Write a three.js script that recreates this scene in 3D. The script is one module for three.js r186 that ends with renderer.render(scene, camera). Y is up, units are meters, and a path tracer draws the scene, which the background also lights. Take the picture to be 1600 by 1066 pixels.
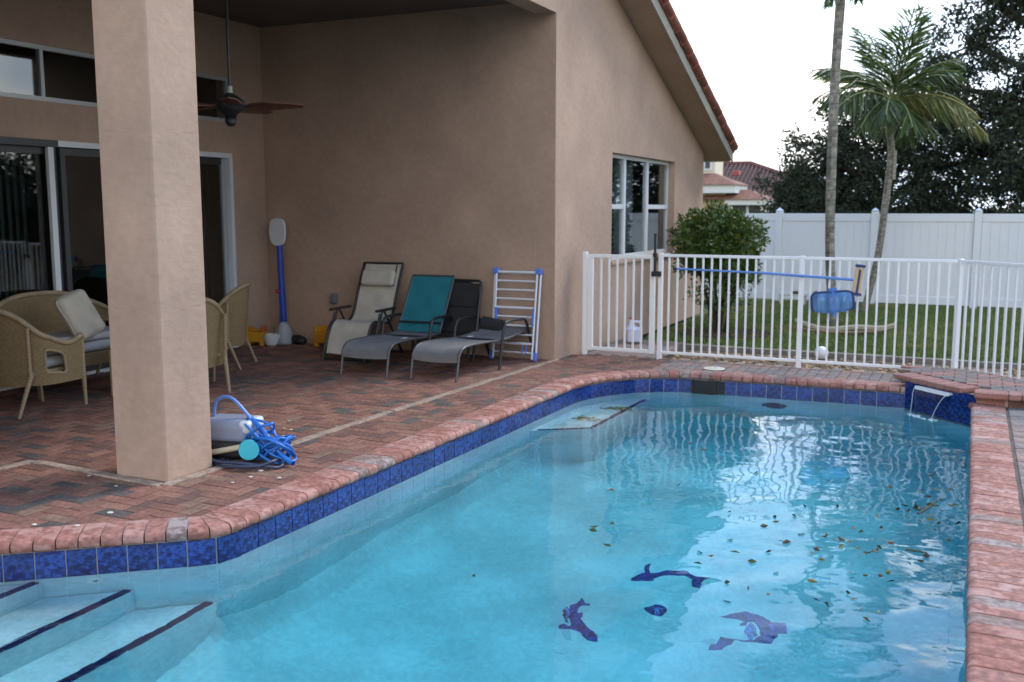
import * as THREE from 'three';
import { mergeGeometries, toCreasedNormals } from 'three/addons/utils/BufferGeometryUtils.js';
import { RoundedBoxGeometry } from 'three/addons/geometries/RoundedBoxGeometry.js';

// ---------------------------------------------------------------- camera, sky, sun, exposure
const scene = new THREE.Scene();
const V = (x, y, z) => new THREE.Vector3(x, y, z);
const rad = THREE.MathUtils.degToRad;
const camera = new THREE.PerspectiveCamera(38.07, 1024 / 682, 0.05, 600);
{
  const yaw = rad(24.9), pit = rad(-7.6);
  camera.position.set(0, 1.72, 0);
  camera.lookAt(-Math.sin(yaw) * Math.cos(pit), 1.72 + Math.sin(pit), -Math.cos(yaw) * Math.cos(pit));
  camera.focus = 6.2; camera.userData.fStop = 2.6;
}
function rngOf(seed) { let a = seed >>> 0; return () => { a = (a + 0x6d2b79f5) | 0; let t = Math.imul(a ^ (a >>> 15), 1 | a); t = (t + Math.imul(t ^ (t >>> 7), 61 | t)) ^ t; return ((t ^ (t >>> 14)) >>> 0) / 4294967296; }; }
const hash = (x, y, s = 0) => { let h = (Math.imul(x, 374761393) + Math.imul(y, 668265263) + Math.imul(s, 974634777)) | 0; h = Math.imul(h ^ (h >>> 13), 1274126177); return ((h ^ (h >>> 16)) >>> 0) / 4294967296; };
const sm = (t) => t * t * (3 - 2 * t), clamp = (x, a = 0, b = 1) => Math.min(b, Math.max(a, x)), step = (a, b, x) => sm(clamp((x - a) / (b - a))), lerp = (a, b, t) => a + (b - a) * t;
function noise(x, y, per = 0, s = 0) {
  const xi = Math.floor(x), yi = Math.floor(y), u = sm(x - xi), v = sm(y - yi), w = (n) => (per ? ((n % per) + per) % per : n);
  const a = hash(w(xi), w(yi), s), b = hash(w(xi + 1), w(yi), s), c = hash(w(xi), w(yi + 1), s), d = hash(w(xi + 1), w(yi + 1), s);
  return lerp(lerp(a, b, u), lerp(c, d, u), v);
}
function fbm(x, y, oct = 5, per = 0, s = 0) { let a = 0, f = 1, g = 0.5, n = 0; for (let i = 0; i < oct; i++) { a += g * noise(x * f, y * f, per ? per * f : 0, s + i); n += g; f *= 2; g *= 0.5; } return a / n; }

const SUN = V(Math.sin(rad(27)) * Math.cos(rad(45)), Math.sin(rad(45)), -Math.cos(rad(27)) * Math.cos(rad(45)));
{
  const W = 1024, Hh = 512, d = new Float32Array(W * Hh * 4);
  for (let j = 0; j < Hh; j++) for (let i = 0; i < W; i++) {
    const el = ((j + 0.5) / Hh - 0.5) * Math.PI, az = ((i + 0.5) / W - 0.5) * 2 * Math.PI, y = Math.max(Math.sin(el), 0), c = Math.cos(el);
    const dx = c * Math.cos(az), dz = c * Math.sin(az), k = 1 / (y + 0.22), px = dx * k * 1.1 + 7.3, pz = dz * k * 1.1 - 3.1;
    const n = fbm(px + 0.5 * fbm(px * 2, pz * 2, 3, 0, 40), pz, 6, 0, 11);
    const lift = 0.10 * step(0.22, 0.55, y), cov = step(0.37 + lift, 0.55 + lift, n), dense = step(0.54, 0.84, n), saz = Math.atan2(SUN.z, SUN.x), da = Math.atan2(Math.sin(az - saz), Math.cos(az - saz));
    const glow = Math.exp(-Math.pow((el - 0.19) / 0.24, 2) - Math.pow(da / 0.9, 2)), t = Math.pow(1 - y, 3), blue = [lerp(0.18, 0.34, t), lerp(0.33, 0.46, t), lerp(0.62, 0.60, t)];
    const cl = lerp(1.15, 0.88, dense) * (0.92 + 0.5 * glow), cloud = [cl * 1.01, cl * 0.99, cl * 0.96], o = (j * W + i) * 4;
    for (let q = 0; q < 3; q++) d[o + q] = lerp(blue[q] * (1 + glow), cloud[q], Math.max(cov, 0.5 * glow));
    d[o + 3] = 1;
  }
  const sky = new THREE.DataTexture(d, W, Hh, THREE.RGBAFormat, THREE.FloatType);
  sky.mapping = THREE.EquirectangularReflectionMapping; sky.magFilter = sky.minFilter = THREE.LinearFilter; sky.wrapS = THREE.RepeatWrapping; sky.needsUpdate = true;
  scene.background = sky; scene.environment = sky; scene.backgroundIntensity = 1; scene.environmentIntensity = 1;
}
const sun = new THREE.DirectionalLight(new THREE.Color(1, 0.95, 0.88), 1.25);
sun.position.copy(SUN).multiplyScalar(60).add(V(-3, 0, -9)); sun.target.position.set(-3, 0, -9);
sun.castShadow = true; sun.shadow.radius = 34; sun.shadow.mapSize.set(2048, 2048);
Object.assign(sun.shadow.camera, { left: -30, right: 30, top: 30, bottom: -30, near: 1, far: 140 });
scene.add(sun, sun.target);
const renderer = new THREE.WebGLRenderer({ antialias: true });
renderer.setSize(1024, 682); renderer.shadowMap.enabled = true;
renderer.toneMapping = THREE.LinearToneMapping; renderer.toneMappingExposure = 2.5;

// ---------------------------------------------------------------- helpers
const used = new Map();
const numbered = (n) => { const k = used.get(n) ?? 0; used.set(n, k + 1); return k ? `${n}_${String(k).padStart(3, '0')}` : n; };
function prep(g) { if (g.index) g = g.toNonIndexed(); for (const k of Object.keys(g.attributes)) if (!['position', 'normal', 'uv'].includes(k)) g.deleteAttribute(k); if (!g.attributes.normal) g.computeVertexNormals(); if (!g.attributes.uv) g.setAttribute('uv', new THREE.BufferAttribute(new Float32Array(g.attributes.position.count * 2), 2)); return g; }
const mergeAll = (gs) => (Array.isArray(gs) ? (gs.length === 1 ? prep(gs[0]) : mergeGeometries(gs.map(prep))) : prep(gs));
function uvm(g) { // uv in metres, by the side a face points to
  g = prep(g); const p = g.attributes.position, n = g.attributes.normal, u = g.attributes.uv;
  for (let i = 0; i < p.count; i += 3) {
    let ax = 0, ay = 0, az = 0; for (let k = 0; k < 3; k++) { ax += n.getX(i + k); ay += n.getY(i + k); az += n.getZ(i + k); }
    ax = Math.abs(ax); ay = Math.abs(ay); az = Math.abs(az);
    for (let k = 0; k < 3; k++) { const x = p.getX(i + k), y = p.getY(i + k), z = p.getZ(i + k); if (ay >= ax && ay >= az) u.setXY(i + k, x, z); else if (ax > az) u.setXY(i + k, z, y); else u.setXY(i + k, x, y); }
  }
  return g;
}
const bx = (w, h, d, x = 0, y = 0, z = 0, r = 0) => (r ? new RoundedBoxGeometry(w, h, d, 2, Math.min(r, w / 2.01, h / 2.01, d / 2.01)) : new THREE.BoxGeometry(w, h, d)).translate(x, y, z);
const span = (x0, x1, y0, y1, z0, z1, r = 0) => bx(x1 - x0, y1 - y0, z1 - z0, (x0 + x1) / 2, (y0 + y1) / 2, (z0 + z1) / 2, r);
const ARR = (p) => (p.isVector3 ? p : V(...p));
function bar(a, b, r1, r2 = r1, n = 10) { a = ARR(a); b = ARR(b); const d = b.clone().sub(a), g = new THREE.CylinderGeometry(r2, r1, d.length(), n); g.applyQuaternion(new THREE.Quaternion().setFromUnitVectors(V(0, 1, 0), d.clone().normalize())); const m = a.clone().add(b).multiplyScalar(0.5); return g.translate(m.x, m.y, m.z); }
const tube = (pts, r, seg = 24, n = 8, closed = false, tension = 0.5) => new THREE.TubeGeometry(new THREE.CatmullRomCurve3(pts.map(ARR), closed, 'catmullrom', tension), seg, r, n, closed);
const lathe = (pts, n = 28) => new THREE.LatheGeometry(pts.map((p) => new THREE.Vector2(...p)), n);
function slab(fn, nu, nv, th, close = true) { // a sheet of thickness th along fn(u,v)
  const P = [], idx = [], e = 1e-3, up = [];
  for (let j = 0; j <= nv; j++) for (let i = 0; i <= nu; i++) {
    const u = i / nu, v = j / nv, p = ARR(fn(u, v)), a = ARR(fn(Math.min(1, u + e), v)).sub(ARR(fn(Math.max(0, u - e), v))), b = ARR(fn(u, Math.min(1, v + e))).sub(ARR(fn(u, Math.max(0, v - e)))), n = a.cross(b).normalize();
    P.push(p.clone().addScaledVector(n, th / 2)); up.push(p.clone().addScaledVector(n, -th / 2));
  }
  const all = P.concat(up), N = P.length, w = nu + 1, id = (i, j) => j * w + i, q = (a, b, c, d) => idx.push(a, b, c, a, c, d);
  for (let j = 0; j < nv; j++) for (let i = 0; i < nu; i++) { const a = id(i, j), b = id(i + 1, j), c = id(i + 1, j + 1), d = id(i, j + 1); q(a, b, c, d); q(N + a, N + d, N + c, N + b); }
  if (close) {
    for (let i = 0; i < nu; i++) { q(N + id(i, 0), N + id(i + 1, 0), id(i + 1, 0), id(i, 0)); q(id(i, nv), id(i + 1, nv), N + id(i + 1, nv), N + id(i, nv)); }
    for (let j = 0; j < nv; j++) { q(id(0, j), id(0, j + 1), N + id(0, j + 1), N + id(0, j)); q(N + id(nu, j), N + id(nu, j + 1), id(nu, j + 1), id(nu, j)); }
  }
  const g = new THREE.BufferGeometry(); g.setAttribute('position', new THREE.Float32BufferAttribute(all.flatMap((v) => [v.x, v.y, v.z]), 3));
  const uv = []; for (let k = 0; k < 2; k++) for (let j = 0; j <= nv; j++) for (let i = 0; i <= nu; i++) uv.push(i / nu, j / nv);
  g.setAttribute('uv', new THREE.Float32BufferAttribute(uv, 2)); g.setIndex(idx);
  return toCreasedNormals(g, rad(40));
}
function along(pts, t) { const n = pts.length - 1, k = Math.min(n - 1, Math.floor(t * n)), f = t * n - k; return pts[k].map((a, i) => lerp(a, pts[k + 1][i], f)); }
function smoothPath(pts) { const c = new THREE.CatmullRomCurve3(pts.map((p) => V(p[0], p[1], p[2] ?? 0))); return (t) => { const p = c.getPointAt(clamp(t)); return [p.x, p.y, p.z]; }; }
function mesh(geo, mat) { const m = new THREE.Mesh(mergeAll(geo), mat); m.castShadow = m.receiveShadow = true; return m; }
function part(name, geo, mat, parent, label) { const m = mesh(geo, mat); m.name = name; parent.add(m); if (label) m.userData.label = label; return m; }
function group(name, parent, label) { const g = new THREE.Group(); g.name = name; parent.add(g); if (label) g.userData.label = label; return g; }
function thing(name, label, category, p = [0, 0, 0], turn = 0, grp) { const g = new THREE.Group(); g.name = numbered(name); g.position.set(...p); g.rotation.y = turn; g.userData = { label, category }; if (grp) g.userData.group = grp; scene.add(g); return g; }
function single(name, label, category, geo, mat, p = [0, 0, 0], turn = 0, grp) { const m = mesh(geo, mat); m.name = numbered(name); m.position.set(...p); m.rotation.y = turn; m.userData = { label, category }; if (grp) m.userData.group = grp; scene.add(m); return m; }
function struct(name, geo, mat) { const m = geo ? mesh(geo, mat) : new THREE.Group(); m.name = numbered(name); m.userData.kind = 'structure'; scene.add(m); return m; }
function stuff(m, name, parent = scene) { m.name = parent === scene ? numbered(name) : name; m.userData.kind = 'stuff'; parent.add(m); return m; }

// ---------------------------------------------------------------- materials
function tex(n, fn, metres, srgb = true, m = n) {
  const d = new Uint8Array(n * m * 4);
  for (let j = 0; j < m; j++) for (let i = 0; i < n; i++) { const c = fn(i / n, j / m), o = (j * n + i) * 4; for (let q = 0; q < 3; q++) d[o + q] = clamp(Array.isArray(c) ? c[q] : c) * 255; d[o + 3] = 255; }
  const t = new THREE.DataTexture(d, n, m); t.wrapS = t.wrapT = THREE.RepeatWrapping; t.magFilter = THREE.LinearFilter; t.minFilter = THREE.LinearMipmapLinearFilter; t.generateMipmaps = true;
  if (metres) t.repeat.set(1 / metres, 1 / (Array.isArray(metres) ? metres[1] : metres)); if (Array.isArray(metres)) t.repeat.x = 1 / metres[0];
  if (srgb) t.colorSpace = THREE.SRGBColorSpace; t.needsUpdate = true; return t;
}
const lin = (r, g, b) => new THREE.Color().setRGB(r, g, b);
const std = (c, rough = 0.8, o = {}) => new THREE.MeshStandardMaterial({ color: Array.isArray(c) ? lin(...c) : c, roughness: rough, ...o });
// mottling that only varies round white, so the colour stays the material's own
const mottle = (metres, amp, seed, base = 6, n = 512) => tex(n, (u, v) => { const a = fbm(u * base, v * base, 6, base, seed); const k = 1 - amp + amp * 2 * (a - 0.5) * 1.6; return [k, k, k * 0.995]; }, metres);
const stuccoBump = tex(512, (u, v) => { const a = fbm(u * 24, v * 40, 4, 24 * 40, 3), b = fbm(u * 8, v * 14, 3, 8 * 14, 9); return clamp(0.55 * step(0.35, 0.65, a) + 0.45 * b); }, 1.1, false);
const stuccoMap = tex(512, (u, v) => { const a = fbm(u * 5, v * 5, 6, 5, 21), b = fbm(u * 60, v * 60, 2, 60, 5), k = 0.92 + 0.07 * (a - 0.5) * 2 + 0.06 * (b - 0.5); return [k, k * 0.997, k * 0.992]; }, 2.7);
const stucco = std([0.48, 0.335, 0.25], 0.92, { map: stuccoMap, bumpMap: stuccoBump, bumpScale: 0.0017 });
const stuccoTrim = std([0.42, 0.40, 0.33], 0.8, { map: stuccoMap });
const grit = tex(512, (u, v) => { const a = fbm(u * 40, v * 40, 4, 40, 31), b = fbm(u * 6, v * 6, 4, 6, 33), k = 0.84 + 0.36 * (a - 0.5) + 0.34 * (b - 0.5); return [k, k * 0.98, k * 0.96]; }, 0.9);
const gritBump = tex(512, (u, v) => fbm(u * 50, v * 50, 4, 50, 37), 0.7, false);
const paver = (c) => std(c, 0.85, { map: grit, bumpMap: gritBump, bumpScale: 0.0025 });
const pavers = [[0.29, 0.135, 0.10], [0.24, 0.118, 0.09], [0.33, 0.165, 0.12], [0.19, 0.10, 0.082], [0.125, 0.108, 0.10], [0.27, 0.165, 0.12]].map(paver);
const copingMap = tex(512, (u, v) => { const a = fbm(u * 7, v * 7, 5, 7, 131), b = fbm(u * 45, v * 45, 3, 45, 133), w = step(0.50, 0.68, 0.75 * a + 0.25 * b), k = 0.78 + 0.4 * (b - 0.5); return [lerp(k, 0.92, w * 0.8), lerp(k * 0.86, 0.9, w * 0.8), lerp(k * 0.82, 0.9, w * 0.8)]; }, 1.1);
const copingMats = [[0.54, 0.325, 0.27], [0.51, 0.29, 0.24], [0.56, 0.375, 0.325], [0.54, 0.34, 0.295], [0.42, 0.385, 0.365]].map((c) => std(c, 0.85, { map: copingMap, bumpMap: gritBump, bumpScale: 0.002 }));
const greyPavers = [[0.33, 0.25, 0.225], [0.29, 0.235, 0.22], [0.38, 0.25, 0.21], [0.27, 0.25, 0.245]].map(paver);
const sand = std([0.16, 0.13, 0.11], 0.95, { map: grit });
const concrete = std([0.46, 0.36, 0.29], 0.9, { map: grit, bumpMap: gritBump, bumpScale: 0.003 });
const tileMap = tex(256, (u, v) => { const a = fbm(u * 9, v * 12, 4, 108, 51), b = fbm(u * 20 + 3 * a, v * 26, 3, 0, 53), k = step(0.3, 0.7, 0.6 * a + 0.4 * b); return [lerp(0.05, 0.17, k), lerp(0.09, 0.30, k), lerp(0.30, 0.60, k)]; }, 0.19);
const tileMats = [0.85, 1, 1.12].map((k) => { const m = new THREE.MeshPhysicalMaterial({ color: lin(k, k, k), roughness: 0.22, map: tileMap }); return m; });
const navyTile = std([0.012, 0.018, 0.11], 0.3, { map: mottle(0.2, 0.25, 57) });
const grout = std([0.68, 0.68, 0.66], 0.9);
const plaster = std([0.62, 0.75, 0.785], 0.9, { map: tex(512, (u, v) => { const a = fbm(u * 4, v * 4, 6, 4, 61), b = fbm(u * 90, v * 90, 2, 90, 63), k = 0.92 + 0.26 * (a - 0.5) + 0.1 * (b - 0.5); return [k * lerp(0.96, 1.0, a), k, k]; }, 2.2) });
const whitePaint = std([0.78, 0.79, 0.80], 0.38);
const vinyl = std([0.74, 0.77, 0.80], 0.45);
const alu = std([0.40, 0.42, 0.43], 0.4, { metalness: 0.25 });
const aluWhite = std([0.62, 0.64, 0.65], 0.4);
const darkFrame = std([0.03, 0.033, 0.036], 0.45);
const blackMetal = std([0.018, 0.018, 0.02], 0.42);
const greyMetal = std([0.10, 0.10, 0.105], 0.4, { metalness: 0.4 });
const blackPlastic = std([0.015, 0.015, 0.016], 0.55);
const glass = new THREE.MeshPhysicalMaterial({ color: lin(0.75, 0.8, 0.8), roughness: 0.02, transmission: 1, thickness: 0, ior: 1.6 });
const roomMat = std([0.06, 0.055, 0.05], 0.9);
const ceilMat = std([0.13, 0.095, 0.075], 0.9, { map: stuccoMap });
const roofMats = [[0.33, 0.11, 0.075], [0.27, 0.09, 0.065], [0.38, 0.15, 0.10]].map((c) => std(c, 0.8, { map: grit }));
const weaveBump = tex(256, (u, v) => { const a = Math.floor(u * 16), b = Math.floor(v * 16), f = u * 16 - a, g = v * 16 - b; return (a + b) % 2 ? Math.sin(Math.PI * f) * 0.9 * (0.6 + 0.4 * Math.sin(Math.PI * g)) : Math.sin(Math.PI * g) * 0.9 * (0.6 + 0.4 * Math.sin(Math.PI * f)); }, 0.13, false);
const weaveMap = tex(256, (u, v) => { const a = Math.floor(u * 16), b = Math.floor(v * 16), k = 0.82 + 0.14 * (hash(a, b, 5) - 0.5) + 0.2 * (fbm(u * 16, v * 16, 3, 16, 6) - 0.5); return [k, k * 0.98, k * 0.93]; }, 0.13);
const wicker = std([0.31, 0.225, 0.115], 0.7, { map: weaveMap, bumpMap: weaveBump, bumpScale: 0.0014 });
const wickerWrap = std([0.36, 0.27, 0.155], 0.6, { map: mottle(0.15, 0.15, 71) });
const clothBump = tex(256, (u, v) => 0.5 + 0.25 * Math.sin(u * 160 * Math.PI) + 0.25 * Math.sin(v * 160 * Math.PI), 0.16, false);
const cloth = (c, r = 0.9) => std(c, r, { map: mottle(0.8, 0.06, 73), bumpMap: clothBump, bumpScale: 0.0006 });
const cushionGrey = cloth([0.42, 0.42, 0.43]), cushionTan = cloth([0.50, 0.45, 0.36]), slingGrey = cloth([0.19, 0.19, 0.197], 0.75), slingTan = cloth([0.50, 0.46, 0.39]), slingTeal = cloth([0.012, 0.17, 0.21]), slingBlack = cloth([0.025, 0.025, 0.028]);

// ---------------------------------------------------------------- pool outline (inside face of the tile), clockwise seen from above
const OUT = [[-4.95, -2.98], [-3.63, -4.05], [-3.52, -9.28], [-3.17, -9.9], [-2.68, -10.12], [-0.52, -10.2], [0.1, -9.58], [0.1, -0.7], [-4.95, -0.7]];
function roundCorners(P, R) { // corners rounded with a small radius
  const out = [];
  P.forEach((p, i) => {
    const a = P[(i + P.length - 1) % P.length], b = P[(i + 1) % P.length], r = R[i];
    if (!r) { out.push(p); return; }
    const ua = [a[0] - p[0], a[1] - p[1]], ub = [b[0] - p[0], b[1] - p[1]], la = Math.hypot(...ua), lb = Math.hypot(...ub);
    for (let k = 0; k <= 6; k++) { const t = k / 6, q0 = [p[0] + ua[0] / la * r, p[1] + ua[1] / la * r], q2 = [p[0] + ub[0] / lb * r, p[1] + ub[1] / lb * r]; out.push([0, 1].map((c) => (1 - t) ** 2 * q0[c] + 2 * t * (1 - t) * p[c] + t * t * q2[c])); }
  });
  return out;
}
const POOL = roundCorners(OUT, [0, 0.12, 0.3, 0.3, 0.1, 0, 0, 0, 0]);
const WATER = -0.2, FLOOR = (x, z) => lerp(-1.25, -1.5, step(-3.4, -4.8, z)) - 0.1 * step(-6.7, -9, z);
function offset(P, d) { // outwards by d
  const n = P.length; return P.map((p, i) => {
    const a = P[(i + n - 1) % n], b = P[(i + 1) % n], e1 = [p[0] - a[0], p[1] - a[1]], e2 = [b[0] - p[0], b[1] - p[1]], l1 = Math.hypot(...e1), l2 = Math.hypot(...e2);
    const n1 = [e1[1] / l1, -e1[0] / l1], n2 = [e2[1] / l2, -e2[0] / l2], m = [n1[0] + n2[0], n1[1] + n2[1]], k = 2 / (m[0] * m[0] + m[1] * m[1]);
    return [p[0] + m[0] * k * d * OUTSIGN, p[1] + m[1] * k * d * OUTSIGN];
  });
}
let area2 = 0; POOL.forEach((p, i) => { const q = POOL[(i + 1) % POOL.length]; area2 += p[0] * q[1] - q[0] * p[1]; });
const OUTSIGN = area2 > 0 ? 1 : -1;
const inside = (P, x, z) => { let c = false; for (let i = 0, j = P.length - 1; i < P.length; j = i++) { const [xi, zi] = P[i], [xj, zj] = P[j]; if (zi > z !== zj > z && x < ((xj - xi) * (z - zi)) / (zj - zi) + xi) c = !c; } return c; };
const flat = (outer, holes, y) => { // a level sheet with holes, facing up
  const s = new THREE.Shape(outer.map((p) => new THREE.Vector2(p[0], -p[1]))); for (const h of holes) s.holes.push(new THREE.Path(h.map((p) => new THREE.Vector2(p[0], -p[1]))));
  return uvm(new THREE.ShapeGeometry(s).rotateX(-Math.PI / 2).translate(0, y, 0));
};
const prism = (P, y0, y1, bevel = 0) => { const s = new THREE.Shape(P.map((p) => new THREE.Vector2(p[0], -p[1]))); return uvm(new THREE.ExtrudeGeometry(s, { depth: y1 - y0 - 2 * bevel, bevelEnabled: bevel > 0, bevelThickness: bevel, bevelSize: bevel, bevelOffset: -bevel, bevelSegments: 2 }).rotateX(-Math.PI / 2).translate(0, y0 + bevel, 0)); };

// ---------------------------------------------------------------- ground and paving
const LAWN = -0.12;
const holeG = offset(POOL, 0.14);
const lawnMap = tex(512, (u, v) => { const a = fbm(u * 7, v * 7, 5, 7, 81), b = fbm(u * 60, v * 60, 3, 60, 83), k = 0.6 * a + 0.4 * b; return [lerp(0.30, 0.52, k), lerp(0.36, 0.54, k), lerp(0.14, 0.24, k)]; }, 2.3);
struct('lawn_ground', flat([[-300, 120], [300, 120], [300, -300], [-300, -300]], [holeG], LAWN - 0.03), std([0.42, 0.42, 0.42], 0.95, { map: lawnMap }));
const DECK = [[-9, -0.2], [-9, -10.95], [-4.2, -10.95], [-4.2, -12.6], [-3.35, -12.6], [-3.35, -11.1], [1.6, -11.1], [3.2, -9.6], [3.2, 0.6], [-9, 0.6]];
{
  const s = new THREE.Shape(DECK.map((p) => new THREE.Vector2(p[0], -p[1]))); s.holes.push(new THREE.Path(offset(POOL, 0.1).map((p) => new THREE.Vector2(p[0], -p[1]))));
  struct('deck_bed', uvm(new THREE.ExtrudeGeometry(s, { depth: 0.16, bevelEnabled: false }).rotateX(-Math.PI / 2).translate(0, -0.168, 0)), sand);
}
function paverGeo(w, d, h = 0.05, c = 0.005) { // a brick with worn edges, top at 0
  const P = [], q = (a, b, cc, e) => P.push(...a, ...b, ...cc, ...a, ...cc, ...e), W = w / 2, D = d / 2, w2 = W - c, d2 = D - c, y = -c * 0.6, B = -h;
  q([-w2, 0, d2], [w2, 0, d2], [w2, 0, -d2], [-w2, 0, -d2]);
  const o = [[-W, D], [W, D], [W, -D], [-W, -D]], i = [[-w2, d2], [w2, d2], [w2, -d2], [-w2, -d2]];
  for (let k = 0; k < 4; k++) { const n = (k + 1) % 4; q([o[k][0], y, o[k][1]], [o[n][0], y, o[n][1]], [i[n][0], 0, i[n][1]], [i[k][0], 0, i[k][1]]); q([o[k][0], B, o[k][1]], [o[n][0], B, o[n][1]], [o[n][0], y, o[n][1]], [o[k][0], y, o[k][1]]); }
  const g = new THREE.BufferGeometry(); g.setAttribute('position', new THREE.Float32BufferAttribute(P, 3)); g.computeVertexNormals(); return uvm(g);
}
const shiftUv = (g, a, b) => { const u = g.attributes.uv; for (let i = 0; i < u.count; i++) u.setXY(i, u.getX(i) + a, u.getY(i) + b); return g; };
const rel = V(0, 0, 0);
function onPhoto(x, y, z) { rel.set(x, y, z).project(camera); return [(rel.x + 1) * 800, (1 - rel.y) * 533, rel.z]; }
camera.updateMatrixWorld(); camera.updateProjectionMatrix();
{
  const root = struct('patio_paving'), R = rngOf(5), U = 0.104, list = [], keepOut = offset(POOL, 0.13);
  const add = (x, z, w, d, kind) => {
    if (inside(keepOut, x, z)) return;
    if (x < -8.42 || z > 0.4) return;
    list.push({ x, z, w, d, kind, dist: Math.hypot(x, z), y: (R() - 0.5) * 0.004, c: R(), t: R(), tilt: (R() - 0.5) * 0.008 });
  };
  for (let r = -120; r < 12; r++) for (let n = -45; n < 45; n++) {
    const ix = r + 4 * n, hx = (ix + 1) * U, hz = (r + 0.5) * U, vx = (ix + 3.5) * U, vz = (r + 1) * U;
    const ok = (x, z) => x > -8.4 && x < -3.0 && z > (x > -4.2 ? -11.0 : -10.38) && z < 0.3 && !(x > -3.05 && z < -10);
    if (ok(hx, hz)) add(hx, hz, 2 * U, U, 0); if (ok(vx, vz)) add(vx, vz, U, 2 * U, 0);
  }
  for (let i = 0; i < 70; i++) for (let j = 0; j < 9; j++) { const x = -3.04 + i * 0.105, z = -10.22 - 0.105 - j * 0.205 - (i % 2) * 0.1; if (z > -11.05 && x < 1.55 && x > -3.1 && !(x > -0.56 && z > -11.2)) add(x, z, 0.103, 0.203, 1); }
  for (let i = 0; i < 8; i++) for (let j = 0; j < 5; j++) add(-4.1 + i * 0.105, -11.1 - j * 0.205 - (i % 2) * 0.1, 0.103, 0.203, 1);
  for (let i = 0; i < 13; i++) for (let j = 0; j < 48; j++) add(0.46 + i * 0.205, 0.2 - j * 0.205 - (i % 2) * 0.1, 0.203, 0.203, 1);
  for (const b of list) { const [px, py, pz] = onPhoto(b.x, 0, b.z); b.seen = pz < 1 && px > -20 && px < 1620 && py > 0 && py < 1080 && !(px > 175 && px < 325 && py < 735) ? 1 : 0; b.rank = b.seen ? b.dist : 1000 + b.dist; }
  list.sort((a, b) => a.rank - b.rank);
  const geos = new Map(), rest = new Map();
  list.forEach((b, i) => {
    const v = Math.floor(b.t * 3), key = `${b.w.toFixed(3)} ${b.d.toFixed(3)} ${v}`;
    if (!geos.has(key)) geos.set(key, shiftUv(paverGeo(b.w - 0.006, b.d - 0.006), v * 0.31, v * 0.17));
    const set = b.kind ? greyPavers : pavers, w = b.kind ? [0.3, 0.6, 0.8, 1] : [0.26, 0.47, 0.65, 0.78, 0.9, 1], mi = w.findIndex((k) => b.c <= k), mat = set[mi];
    if (i < 300) { const m = part('brick', geos.get(key), mat, root); m.position.set(b.x, b.y, b.z); m.rotation.set(b.tilt, 0, b.tilt * 0.7); } else {
      const k2 = (b.kind ? 'g' : 'p') + mi; if (!rest.has(k2)) rest.set(k2, [mat, []]);
      rest.get(k2)[1].push(geos.get(key).clone().rotateX(b.tilt).translate(b.x, b.y, b.z));
    }
  });
  for (const [mat, gs] of rest.values()) { const m = new THREE.Mesh(mergeGeometries(gs), mat); m.receiveShadow = true; stuff(m, 'brick_field', root); }
}
{ // pale concrete strips let into the paving
  const strip = (a, b, w = 0.065) => { const d = Math.hypot(b[0] - a[0], b[1] - a[1]), g = bx(d, 0.03, w, 0, -0.004, 0, 0.004); g.rotateY(-Math.atan2(b[1] - a[1], b[0] - a[0])); return uvm(g.translate((a[0] + b[0]) / 2, 0, (a[1] + b[1]) / 2)); };
  const s = struct('paving_strip');
  const gap = [[-4.51, -4.55], [-4.44, -7.1], [-4.27, -10.42]];
  part('strip_slab', strip(gap[0], [-4.437, -7.09]), concrete, s); part('strip_slab', strip([-4.435, -7.12], gap[2]), concrete, s); part('strip_slab', strip([-4.54, -4.54], [-5.75, -4.62]), concrete, s); part('strip_slab', strip([-5.78, -4.62], [-5.85, -2.2]), concrete, s);
}

// ---------------------------------------------------------------- swimming pool
const pool = struct('swimming_pool');
const sampler = (P, closed = true) => { // arc length -> point and outward normal, smoothed near corners
  const n = P.length, seg = [], N = closed ? n : n - 1; let L = 0;
  for (let i = 0; i < N; i++) { const a = P[i], b = P[(i + 1) % n], l = Math.hypot(b[0] - a[0], b[1] - a[1]); if (l < 1e-6) continue; seg.push([L, l, a, b]); L += l; }
  const at = (s) => { s = closed ? ((s % L) + L) % L : clamp(s, 0, L - 1e-6); const q = seg.find((e) => s <= e[0] + e[1]) ?? seg[seg.length - 1], t = (s - q[0]) / q[1]; return [lerp(q[2][0], q[3][0], t), lerp(q[2][1], q[3][1], t)]; };
  const nor = (s, e = 0.05) => { const a = at(s - e), b = at(s + e), d = [b[0] - a[0], b[1] - a[1]], l = Math.hypot(...d); return [(d[1] / l) * OUTSIGN, (-d[0] / l) * OUTSIGN]; };
  return { L, at, nor };
};
const S = sampler(POOL);
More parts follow.
